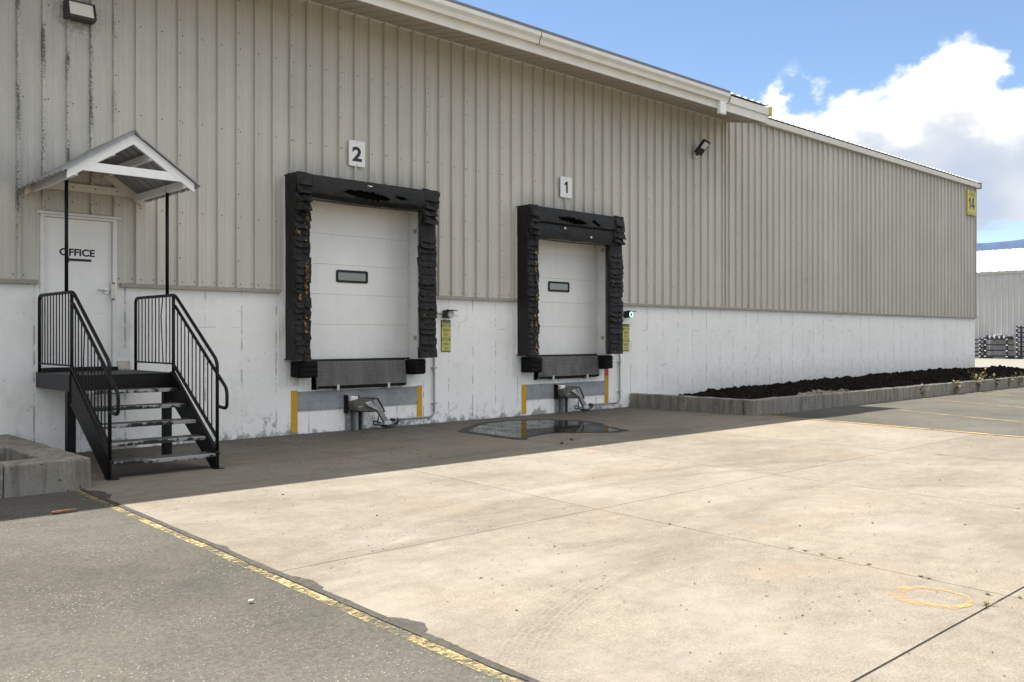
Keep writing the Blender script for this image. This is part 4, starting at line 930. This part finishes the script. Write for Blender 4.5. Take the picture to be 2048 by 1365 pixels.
def caution(px0, px1, py0, py1, label):
    x0, z1 = WP(px0, py0); x1, _ = WP(px1, py1); z0 = WP(px0, py1 - .5)[1]; z1 = (z1 + WP(px1, py0 + 1)[1]) / 2; z0 = (z0 + WP(px1, py1)[1]) / 2
    root = thing('caution_sign', ((x0 + x1) / 2, 0, z0), label, 'sign', 'yellow caution signs beside the docks')
    H = z1 - z0; w = x1 - x0
    MB().box(x0, x1, -.004, .012, z0, z1).build('plate', 'letter_brown', root)
    a = z1 - .105 * H; mid = z0 + .455 * H
    MB().box(x0 + .008, x1 - .008, -.0055, -.004, mid + .004, a).build('upper_panel', 'sign_yellow', root); MB().box(x0 + .008, x1 - .008, -.0055, -.004, z0 + .018, mid - .004).build('lower_panel', 'sign_yellow', root)
    text(root, 'lettering', 'CAUTION', x0 + .2 * w, x1 - .05 * w, z1 - .085 * H, z1 - .035 * H, -.0052, 'sign_yellow', .01)
    m = MB(); m.prism([(x0 + .05 * w, z1 - .088 * H), (x0 + .16 * w, z1 - .088 * H), (x0 + .105 * w, z1 - .03 * H)], 'y', -.0055, -.0045); m.build('warning_triangle', 'sign_yellow', root)
    for top, mir in ((a - .03 * H, False), (mid - .03 * H, True)):
        for i, (s, f) in enumerate((('MOVE ON', .46), ('GREEN', .36), ('ONLY', .28))):
            zt = top - i * .135 * H; c = (x0 + x1) / 2; text(root, 'lettering', s, c - f * w, c + f * w, zt - .095 * H, zt, -.0068, 'letter_brown', .012, mir)
    return root
caution(882.5, 901, 640, 704, 'tall yellow caution sign below the unlit signal light')
caution(1245, 1258.5, 648, 703, 'tall yellow caution sign below the lit green signal light')
x0, z1 = WP(1932, 380, -.06); x1, z0 = WP(1948, 431, -.06); x0, x1, z0, z1 = 36.72, 37.55, 6.40, 7.34
root = thing('building_number_sign', ((x0 + x1) / 2, -.05, z0), 'yellow board with number 14 at the far corner of the warehouse', 'sign')
MB().box(x0, x1, -.10, -.036, z0, z1).build('board', 'board_yellow', root)
zq = z0 + .22
MB().prism([(x0 + .30, zq), (x0 + .19, zq), (x0 + .19, zq + .30), (x0 + .10, zq + .25), (x0 + .10, zq + .34), (x0 + .22, zq + .46), (x0 + .30, zq + .46)], 'y', -.1015, -.0995).build('numeral', 'letter_brown', root)
MB().prism([(x0 + .64, zq), (x0 + .53, zq), (x0 + .53, zq + .09), (x0 + .36, zq + .09), (x0 + .36, zq + .17), (x0 + .51, zq + .46), (x0 + .64, zq + .46), (x0 + .64, zq + .18), (x0 + .71, zq + .18), (x0 + .71, zq + .09), (x0 + .64, zq + .09)], 'y', -.1015, -.0995).build('numeral', 'letter_brown', root)
MB().prism([(x0 + .53, zq + .18), (x0 + .45, zq + .18), (x0 + .53, zq + .34)], 'y', -.1025, -.1016).build('numeral_gap', 'board_yellow', root)
MB().box(x0 + .12, x1 - .06, -.102, -.10, z1 - .20, z1 - .18).build('print_line', 'letter_brown', root); MB().box(x0 + .12, x1 - .06, -.102, -.10, z1 - .05, z1 - .035).build('print_line', 'letter_brown', root); MB().box(x0 + .06, x1 - .08, -.102, -.10, z0 + .05, z0 + .065).build('print_line', 'letter_brown', root)
m = MB()
for i in range(7): m.box(x0 + .16 + i * .08, x0 + .21 + i * .08, -.102, -.10, z1 - .15, z1 - .09)
m.build('small_print', 'letter_brown', root)

# ================================================================== steel stair to the office door
SX0, SX1, SYF, SZ = 3.665, 5.005, -1.42, 1.15
st = thing('steel_stair', ((SX0 + SX1) / 2, -1.4, 0), 'black steel stair with railings and worn treads at the office door', 'stair')
MB().box(SX0 + .045, SX1 - .045, SYF + .04, -.012, SZ - .035, SZ).build('platform_deck', 'platform_board', st)
MB().box(SX0, SX0 + .045, SYF, -.012, SZ - .205, SZ + .003).build('side_board', 'platform_board', st); MB().box(SX1 - .045, SX1, SYF, -.012, SZ - .205, SZ + .003).build('side_board', 'platform_board', st)
MB().box(SX0 + .046, SX1 - .046, SYF, SYF + .04, SZ - .20, SZ - .003).build('front_beam', 'black_steel', st)
for x in (SX0, SX1 - .105): MB().cbox(x, x + .105, SYF + .06, SYF + .165, .0, SZ - .206, .006).build('leg', 'black_steel', st)
NT_, GO = 5, .285; RISE = SZ / 6; YF = -2.83
TX0, TX1 = SX0 + .06, SX1 - .06
for x in (SX0 + .01, SX1 - .055):
    m = MB(); m.prism([(SYF - .0, SZ + .02), (SYF - .06, SZ + .02), (YF - .02, .20), (YF - .02, 0), (YF + .13, 0), (SYF - .0, SZ - .36)], 'x', x, x + .012)
    m.prism([(SYF, SZ + .02), (SYF - .065, SZ + .02), (YF - .02, .20), (YF - .02, .175), (SYF - .055, SZ - .0), (SYF, SZ - .0)], 'x', x + .012, x + .045)
    m.prism([(YF + .13, 0), (SYF, SZ - .36), (SYF, SZ - .335), (YF + .115, .012)], 'x', x + .012, x + .045); m.build('stringer', 'black_steel', st)
    MB().box(x - .03, x + .085, YF - .07, YF + .10, 0, .012).build('foot_plate', 'black_steel', st)
for i in range(1, NT_ + 1):
    z = SZ - RISE * i; yn = SYF - GO * i + .01
    m = MB(); m.prism([(-.145, -.045), (-.150, -.004), (-.144, 0), (.145, 0), (.145, -.04), (.140, -.04), (.140, -.006), (-.140, -.006), (-.140, -.045)], 'x', -(TX1 - TX0) / 2, (TX1 - TX0) / 2)
    o = m.build('tread', 'tread', st, local=True); o.location = Vector(((TX0 + TX1) / 2, yn + .15, z)) - st.location
RT, SLOPE = 2.205, (2.205 - 1.33) / (2.80 - 1.50)
def make_rail(x, bent):
    root = bpy.data.objects.new('railing', None); COL.objects.link(root); root.parent = st; root.location = Vector((x, -1.4, SZ)) - st.location
    yw, yp, ye = -.10, -1.46, -2.80
    top = fillet([(x, yw, SZ - .0), (x, yw, RT), (x, yp - .05, RT), (x, ye, RT - SLOPE * (abs(ye) - abs(yp) - .05)), (x, ye, .01)], .09, 6)
    MB().tube(top, .0215, 12).build('top_rail', 'black_steel', root, smooth=True)
    MB().tube([(x, yp, .80), (x, yp, RT)], .0215, 12).build('post', 'black_steel', root, smooth=True)
    zg = 2.06; zs_ = lambda y: zg - SLOPE * (abs(y) - abs(yp) - .03)
    xo = x
    gr = fillet([(xo, yp, zg), (xo, yp - .05, zg), (xo, ye - .27, zs_(ye - .27)), (xo, ye - .27, zs_(ye - .27) - .24), (xo, ye, zs_(ye - .27) - .22)], .08, 6)
    MB().tube(gr, .0205, 12).build('hand_rail', 'black_steel', root, smooth=True)
    zb_ = SZ + .125
    MB().bar((x, yw, zb_), (x, yp, zb_), .032, .022).build('bottom_rail', 'black_steel', root)
    zl = lambda y: zb_ - .03 - .66 * (abs(y) - abs(yp))
    MB().bar((x, yp, zl(yp) + .02), (x, ye, zl(ye) + .02), .034, .026).build('bottom_rail', 'black_steel', root)
    nb = 10
    for i in range(nb):
        y = yw + (yp - yw) * (i + 1) / (nb + 1); b = .0
        pts = [(x, y, zb_), (x, y, RT)]
        if bent == 2 and i == 7: pts = [(x, y - .02, zb_), (x, y + .055, (zb_ + RT) / 2 + .2), (x, y + .02, RT - .15), (x, y - .01, RT)]
        MB().tube(pts, .0080, 6).build('baluster', 'black_steel', root)
    for i in range(nb):
        y = yp - .02 + (ye - yp + .06) * (i + 1) / (nb + 1)
        pts = [(x, y, zl(y) + .02), (x, y, zs_(y))]
        if bent == 1 and i == 3: pts = [(x, y, zl(y) + .02), (x, y + .055, (zl(y) + zs_(y)) / 2 - .1), (x, y, zs_(y))]
        MB().tube(pts, .0080, 6).build('baluster', 'black_steel', root)
make_rail(SX0 + .022, 1); make_rail(SX1 - .022, 2)

# ================================================================== canopy over the office door
CX0, CX1, CY0, CY1 = 3.51, 5.095, -.045, -1.87; CXM = (CX0 + CX1) / 2; ZT, ZA = 3.565, 4.225
ca = thing('entry_canopy', (CXM, -.9, 3.5), 'white timber gabled canopy with grey metal roof over the office door', 'canopy')
HW = CXM - CX0; SLC = (ZA - ZT - .115) / HW
def truss(y0, y1, mat):
    for s in (-1, 1):
        m = MB(); m.prism([(CXM, ZA), (CXM + s * HW, ZT + .115), (CXM + s * HW, ZT), (CXM, ZA - .135)], 'y', y0, y1); m.build('rafter', mat, ca)
    zt0, zt1 = 3.685, 3.795; xw = lambda z: (ZA - .06 - z) / SLC
    m = MB(); m.prism([(CXM - xw(zt0), zt0), (CXM + xw(zt0), zt0), (CXM + xw(zt1), zt1), (CXM - xw(zt1), zt1)], 'y', y0 + .004, y1 - .004); m.build('tie_beam', mat, ca)
truss(CY1, CY1 + .04, 'white_wood'); truss(CY0 - .04, CY0, 'cream_wood')
for x in (CXM - .45, CXM - .18, CXM + .12, CXM + .42): MB().tube([(x, CY0 - .038, 3.74), (x, CY0 - .052, 3.74)], .010, 8).build('bolt', 'screw', ca)
for s in (-1, 1):
    for q in (.30, .86):
        x = CXM + s * HW * q; z = ZA - SLC * HW * q - .085; MB().box(x - .022, x + .022, CY1 + .04, CY0 - .04, z - .055, z + .060 - .022 * SLC).build('purlin', 'white_wood', ca)
    # ribbed roof sheet
    m = MB(); L = HW + .075; n = 6; ys_ = CY1 - .05; ye_ = CY0 + .01; P_ = .23; k = 0; ybs = [ys_]
    prof = []
    y = ys_
    while y < ye_ - .01:
        for q, hgt in ((0, 0), (.02, .018), (.05, .018), (.07, 0)):
            if y + q < ye_: prof.append((y + q, hgt))
        y += P_
    prof.append((ye_, 0))
    for (ya, ha), (yb, hb_) in zip(prof, prof[1:]):
        q = [(CXM, ya, ZA + .012 + ha), (CXM, yb, ZA + .012 + hb_), (CXM + s * L, yb, ZA + .012 + hb_ - SLC * L), (CXM + s * L, ya, ZA + .012 + ha - SLC * L)]
        m.add(q, [(0, 1, 2, 3)]); m.add([(a_, b_, c_ - .006) for a_, b_, c_ in q], [(3, 2, 1, 0)])
    for ya in (ys_, ye_): m.add([(CXM, ya, ZA + .013), (CXM + s * L, ya, ZA + .013 - SLC * L), (CXM + s * L, ya, ZA + .003 - SLC * L), (CXM, ya, ZA + .003)], [(0, 1, 2, 3)])
    m.build('roof_sheet', 'canopy_steel', ca)
m = MB(); m.prism([(CXM - .10, ZA - .075), (CXM, ZA + .035), (CXM + .10, ZA - .075), (CXM + .10, ZA - .062), (CXM, ZA + .048), (CXM - .10, ZA - .062)], 'y', CY1 - .052, CY0 + .01); m.build('ridge_cap', 'canopy_steel', ca)
for x in (SX0 + .022, SX1 - .022):
    zt = ZA - SLC * abs(x - CXM) - .03; MB().tube([(x, -1.25, RT + .018), (x, -1.25, zt)], .0225, 12).build('post', 'black_steel', ca, smooth=True)
    MB().box(x - .02, x + .02, CY1 + .05, -1.2, zt - .045, zt - .01).build('bearer', 'white_wood', ca)

# ================================================================== planters
def curb_seg(root, x0, x1, y0, y1, z1, seed, z0=-.15):
    nx, ny = max(1, int((x1 - x0) / .07)), max(1, int((y1 - y0) / .07)); m = MB(); c = .018
    bm = bmesh.new(); bmesh.ops.create_cube(bm, size=1)
    for v in bm.verts: v.co = (x0 + (v.co.x + .5) * (x1 - x0), y0 + (v.co.y + .5) * (y1 - y0), z0 + (v.co.z + .5) * (z1 - z0))
    bmesh.ops.bevel(bm, geom=[e for e in bm.edges if max(v.co.z for v in e.verts) > z1 - .01], offset=c, segments=2, affect='EDGES', profile=.5)
    long_ax = 0 if x1 - x0 > y1 - y0 else 1; n = max(nx, ny)
    for i in range(1, n):
        t = (x0 + (x1 - x0) * i / n) if long_ax == 0 else (y0 + (y1 - y0) * i / n)
        no = (1, 0, 0) if long_ax == 0 else (0, 1, 0); co = (t, 0, 0) if long_ax == 0 else (0, t, 0)
        bmesh.ops.bisect_plane(bm, geom=bm.verts[:] + bm.edges[:] + bm.faces[:], plane_co=co, plane_no=no)
    for v in bm.verts:
        if v.co.z > z0 + .01:
            k = .017; v.co += Vector((nz(*(v.co * 7)) * k, nz(*(v.co * 4 + Vector((9, 0, 0)))) * k, nz(*(v.co * 3 + Vector((0, 9, 0)))) * k))
    bm.verts.index_update(); m.add([v.co for v in bm.verts], [[v.index for v in f.verts] for f in bm.faces]); bm.free()
    return m.build('curb_stone', 'curb_concrete', root)
def ground_mesh(x0, x1, y0, y1, fn, nx, ny): return MB().grid(lambda u, v: (x0 + (x1 - x0) * u, y0 + (y1 - y0) * v, fn(x0 + (x1 - x0) * u, y0 + (y1 - y0) * v)), nx, ny)
pr = thing('planter_bed', (25, -1.6, 0), 'long low concrete planter of dark soil along the right part of the wall', 'planter')
PX, PY, PZ = 16.50, -3.27, .32
for a, b in ((-.01, -1.62), (-1.63, -3.04)): curb_seg(pr, PX - .09, PX + .14, b, a, PZ, 1)
e = [PX - .09, 18.9, 21.8, 24.9, 28.1, 31.4, 34.8, 38.3, 42, 46, 50]
for a, b in zip(e, e[1:]): curb_seg(pr, a, b - .012, PY - .03, PY + .20, PZ, 2)
for a, b in ((38.0, 42.0), (42.01, 46), (46.01, 50)): curb_seg(pr, a, b, -.1, .12, .26, 3)
def soil_h(x, y):
    t = max(0, min(1, (x - 17.4) / 3.0)); d = (y + 1.5) / 1.6
    m_ = .16 + t * (.12 * max(0, 1 - d * d * .8) + .05) + (max(0, min(1, (x - 22) / 8))) * .12 * (1 - max(0, -d))
    if x > 37.5: m_ = .2
    return m_ + (.06 * nz(x * 1.1, y * 1.3) + .06 * nz(x * 4, y * 4, 2) + .05 * nz(x * 11, y * 11, 4)) * (.4 + t)
s_ = ground_mesh(PX + .12, 50, PY + .18, .004, soil_h, 620, 52); tag(s_.build('soil', 'soil', pr), kind='stuff')
m = MB()
for i in range(1500):            # clods that roughen the mulch
    x = 17.6 + 20 * R.random() ** 1.3; y = R.uniform(-2.95, -.05); r_ = R.uniform(.02, .075); z = soil_h(x, y)
    vs = [(x + r_ * a * R.uniform(.7, 1.3), y + r_ * b * R.uniform(.7, 1.3), z + r_ * c * .8) for a, b, c in ((1, 0, 0), (0, 1, 0), (-1, 0, 0), (0, -1, 0), (0, 0, 1), (0, 0, -1))]
    m.add(vs, [(0, 1, 4), (1, 2, 4), (2, 3, 4), (3, 0, 4), (1, 0, 5), (2, 1, 5), (3, 2, 5), (0, 3, 5)])
tag(m.build('soil_clods', 'soil', pr), kind='stuff')
m = ground_mesh(17.2, 21.5, -3.08, -2.35, lambda x, y: soil_h(x, y) + .035 - .10 * abs((y + 2.75) / .35) ** 2 + .04 * nz(x * 2, y * 3, 9), 90, 16); tag(m.build('dry_dirt', 'dry_dirt', pr), kind='stuff')

pl = thing('planter_corner', (1.0, -1.6, 0), 'square low concrete planter corner left of the stair', 'planter')
LX = 3.345
curb_seg(pl, -3.5, .55, -3.245, -2.99, .325, 4); curb_seg(pl, .56, 2.48, -3.245, -2.99, .325, 5); curb_seg(pl, 2.487, LX, -3.245, -2.90, .325, 6)
curb_seg(pl, LX - .42, LX, -2.893, -1.50, .325, 7); curb_seg(pl, LX - .50, LX - .005, -1.49, -.02, .328, 8)
m = ground_mesh(-3.5, LX - .4, -3.0, .0, lambda x, y: .10 + .05 * nz(x * 2, y * 2) + .03 * nz(x * 8, y * 8), 80, 50); tag(m.build('soil', 'soil', pl), kind='stuff')

# ================================================================== weeds and litter
def tuft(name, loc, h, n, spread, mat, label, group, seed, seeds=False):
    rs = random.Random(seed); m = MB(); L = Vector(loc)
    for i in range(n):
        a = rs.uniform(0, 6.283); hh = h * rs.uniform(.45, 1); ln = spread * rs.uniform(.2, 1); w = rs.uniform(.002, .004) * (1 + h); p0 = L + Vector((math.cos(a), math.sin(a), 0)) * spread * .12
        pr_ = None; sd = Vector((-math.sin(a), math.cos(a), 0))
        for j in range(5):
            t = j / 4; p = p0 + Vector((math.cos(a), math.sin(a), 0)) * ln * t ** 1.6 + Vector((0, 0, hh * (t - .25 * t * t * (ln > h * .5))))
            ww = w * (1 - t * .85); cur = (p - sd * ww, p + sd * ww)
            if pr_: m.add([pr_[0], pr_[1], cur[1], cur[0]], [(0, 1, 2, 3)])
            pr_ = cur
        if seeds or n < 9:
            for q in range(3):
                t = .35 + .2 * q; c = p0 + Vector((math.cos(a), math.sin(a), 0)) * ln * t ** 1.6 + Vector((0, 0, hh * t)); d = Vector((rs.uniform(-1, 1), rs.uniform(-1, 1), rs.uniform(-.2, .8))).normalized() * h * .22; s2 = Vector((0, 0, 1)).cross(d).normalized() * h * .06
                m.add([c, c + d * .5 + s2, c + d, c + d * .5 - s2], [(0, 1, 2, 3)])
    o = m.build(name, mat, None, loc=loc); return tag(o, label, 'weed', group)
JW = [(1582, 1097.5), (1644, 1111), (1737, 1130), (1610, 1102), (1680, 1117.5), (1842, 1154), (1975, 1190), (1858, 1157.5), (2040, 1196), (1340, 1049), (2036, 1018)]
for i, (a, b) in enumerate(JW): tuft('joint_weed', G(a, b), R.uniform(.014, .03), 16, .04, 'weed_green', 'tiny green weed growing in a joint of the sunlit concrete', 'tiny weeds in the concrete joints', i)
tuft('joint_weed', G(1975, 1212), .05, 26, .10, 'weed_dry', 'dry weed in the joint beside the orange ring', None, 77)
for i, (a, b, hh, lab) in enumerate(((1840, 795, .45, 'dry weed leaning on the planter front, nearest of the planter weeds'), (1912, 788, .50, 'bushy dry weed at the foot of the planter front'), (1955, 783, .62, 'tall dry weed against the planter front near the wall corner'), (1990, 779, .60, 'tall dry weed against the far planter front'), (2015, 776, .5, 'low dry weed at the far planter front'), (2035, 774, .55, 'dry weed on the planter front at the picture edge'))):
    tuft('planter_weed', G(a, b), hh, 16, .28, 'weed_dry' if i != 3 else 'weed_green', lab, 'dry weeds along the planter front', 100 + i, True)
for i in range(5): tuft('bed_weed', (R.uniform(1.6, 2.7), R.uniform(-2.6, -1.2), .1), .16, 20, .16, 'weed_dry', 'dry grass tuft inside the planter corner by the stair', 'grass tufts in the left planter', 200 + i)
for i, (px, hh) in enumerate(((1946, .5), (1967, .55))):
    q = G(px, 765, .25); tuft('bed_weed', (q.x, q.y, .25), hh, 9, .16, 'weed_dry', ('left' if i == 0 else 'right') + ' of two upright weeds in the soil at the wall corner', 'weeds in the long planter', 300 + i, True)
a, b = G(103, 1028), G(154, 1021); m = MB(); n = 9
pts = [a.lerp(b, i / n) + Vector((.006 * nz(i * .9), .010 * nz(i * .7, 3), .008)) for i in range(n + 1)]; m.tube(pts, [.010, .016, .015, .017, .013, .016, .014, .012, .012, .006], 7); tag(m.build('wood_stick', 'stick_wood', None, smooth=30, loc=a), 'splintered orange brown stick on the asphalt at the shadow edge', 'stick')
def stone(px, py, r_, mat, label, grp, sd):
    p = G(px, py); m = MB(); bm = bmesh.new(); bmesh.ops.create_icosphere(bm, subdivisions=1, radius=r_)
    for v in bm.verts: v.co = Vector((v.co.x * 1.3, v.co.y, v.co.z * .6)) * (1 + .35 * nz(*(v.co * 40 + Vector((sd, 0, 0))))) + p + Vector((0, 0, r_ * .35))
    bm.verts.index_update(); m.add([v.co for v in bm.verts], [[v.index for v in f.verts] for f in bm.faces]); bm.free()
    tag(m.build('pebble', mat, None, loc=p), label, 'pebble', grp)
stone(503, 1203, .017, 'pebble', 'pale pebble on the asphalt left of the yellow line', None, 1)
for i, (a, b, r_) in enumerate(((1124, 888, .03), (1143, 881, .03))): stone(a, b, r_, 'dark_litter', ('left' if i == 0 else 'right') + ' of two dark clods on the shaded concrete before the puddle', 'dark clods before the puddle', 10 + i)
for i, (a, b) in enumerate(((1519, 1139), (1418, 1005), (1745, 1047), (1600, 1053), (754, 1032), (566, 990), (1605, 1232), (1879, 961), (1930, 1050), (1033, 1222))): stone(a, b, .007 if b > 1100 else .010, 'dark_litter', 'small dark bit of debris on the sunlit concrete', 'dark debris on the concrete', 20 + i)
m = MB()                                   # leaf litter and grit blown to the foot of the wall
for i in range(900):
    x = R.uniform(4.0, 16.2); y = -abs(R.gauss(0, .9)) - .02 if R.random() < .6 else R.uniform(-4, -.1); r_ = R.uniform(.006, .022); a = R.uniform(0, 6.28); z = .005 + R.uniform(0, .006)
    m.add([(x + r_ * math.cos(a), y + r_ * math.sin(a), z), (x - .4 * r_ * math.sin(a), y + .4 * r_ * math.cos(a), z + .004), (x - r_ * math.cos(a), y - r_ * math.sin(a), z), (x + .4 * r_ * math.sin(a), y - .4 * r_ * math.cos(a), z + .003)], [(0, 1, 2, 3)])
for i in range(900):
    x = R.uniform(3.4, 16.0); y = R.uniform(-12.5, -4); r_ = R.uniform(.003, .009) * (1.8 if R.random() < .08 else 1); a = R.gauss(0, .6); z = .004
    m.add([(x + 1.6 * r_ * math.cos(a), y + 1.6 * r_ * math.sin(a), z), (x - .5 * r_ * math.sin(a), y + .5 * r_ * math.cos(a), z + .003), (x - 1.6 * r_ * math.cos(a), y - 1.6 * r_ * math.sin(a), z), (x + .5 * r_ * math.sin(a), y - .5 * r_ * math.cos(a), z + .002)], [(0, 1, 2, 3)])
tag(m.build('leaf_litter', 'dark_litter'), 'dark leaf litter and grit scattered along the wall', 'litter', kind='stuff')

# ================================================================== far building and racks
FX = 74.0
fb = thing('far_warehouse', (FX, 10, 0), 'distant pale metal building with a bright white roof', 'building')
k = 0; y = -14.0; FP = .41
while y < 46:
    m = MB(); pr2 = [(0, 0), (.03, -.045), (.07, -.045), (.10, 0), (.21, 0), (.225, -.015), (.25, -.015), (.265, 0), (.41, 0)]
    for j in range(8):
        for (a, xa), (b, xb) in zip(pr2, pr2[1:]): m.add([(FX + xa, y + j * FP + a, 0), (FX + xb, y + j * FP + b, 0), (FX + xb, y + j * FP + b, 6.6), (FX + xa, y + j * FP + a, 6.6)], [(0, 1, 2, 3)])
    m.build('wall_sheet', 'far_wall', fb); y += 8 * FP
m = MB(); m.box(FX - .09, FX - .0, -14, 46, 6.42, 6.62); m.build('eave_trim', 'far_trim', fb)
y = -14
while y < 46:
    m = MB()
    for j in range(5):
        for (a, h_), (b, h2) in zip([(0, 0), (.03, .05), (.09, .05), (.12, 0), (.6, 0)], [(.03, .05), (.09, .05), (.12, 0), (.6, 0)]):
            m.add([(FX - .12, y + j * .6 + a, 6.63 + h_), (FX - .12, y + j * .6 + b, 6.63 + h2), (FX + 20, y + j * .6 + b, 10.05 + h2), (FX + 20, y + j * .6 + a, 10.05 + h_)], [(0, 1, 2, 3)])
    m.build('roof_sheet', 'far_roof', fb); y += 3.0
m = MB(); m.box(FX + 39.9, FX + 40, -14, 46, 0, 6.6); m.build('rear_wall', 'far_wall', fb)
m = MB(); m.add([(FX + 20, -14, 10.05), (FX + 20, 46, 10.05), (FX + 40, 46, 6.6), (FX + 40, -14, 6.6)], [(0, 1, 2, 3)]); m.build('rear_roof', 'far_roof', fb)
for yy in (-14.0, 46.0):
    m = MB(); m.add([(FX, yy, 0), (FX + 40, yy, 0), (FX + 40, yy, 6.6), (FX + 20, yy, 10.0), (FX, yy, 6.6)], [(0, 1, 2, 3, 4)]); m.build('end_wall', 'far_wall', fb)
def rack(px0, px1, depth, h, levels, label, load=False):
    X = 72.6
    def yof(px):
        u = (px - CX) / F; t = X / (CC + u * SS); return -CD + t * (SS - u * CC)
    ya, yb = yof(px0), yof(px1); root = thing('storage_rack', (X, (ya + yb) / 2, 0), label, 'rack', 'dark steel racks in front of the far building')
    for yy in (ya, yb):
        for xx in (X, X + depth): MB().box(xx - .05, xx + .05, yy - .05, yy + .05, 0, h).build('post', 'navy_steel', root)
        MB().box(X, X + depth, yy - .04, yy + .04, .02, .12).build('foot_beam', 'navy_steel', root)
        for i in range(levels):
            z = .15 + (h - .35) * i / max(1, levels - 1); MB().box(X + .05, X + depth - .05, yy - .035, yy + .035, z, z + .07).build('side_beam', 'navy_steel', root)
            MB().cbox(X - .09, X - .05, yy - .06, yy + .06, z - .02, z + .05, .01).build('bracket', 'far_white', root)
    for i in range(levels):
        z = .15 + (h - .35) * i / max(1, levels - 1)
        for xx in (X, X + depth): MB().box(xx - .03, xx + .03, min(ya, yb), max(ya, yb), z, z + .10).build('beam', 'navy_steel', root)
    if load:
        for i in range(9): MB().cbox(X + .1, X + depth - .1, yb + (ya - yb) * (i + .2) / 9, yb + (ya - yb) * (i + .85) / 9, h - .12, h + .05 + .05 * (i % 3), .02).build('bundle', 'far_white' if i % 2 else 'navy_steel', root)
rack(1936, 1960, .9, 1.55, 5, 'dark rack half hidden behind the corner of the warehouse')
rack(1971, 2014, 1.6, 1.62, 4, 'wide dark rack loaded with white bundles by the far building', True)
rack(2034, 2058, .9, 2.45, 7, 'tall narrow dark rack at the right edge of the picture')
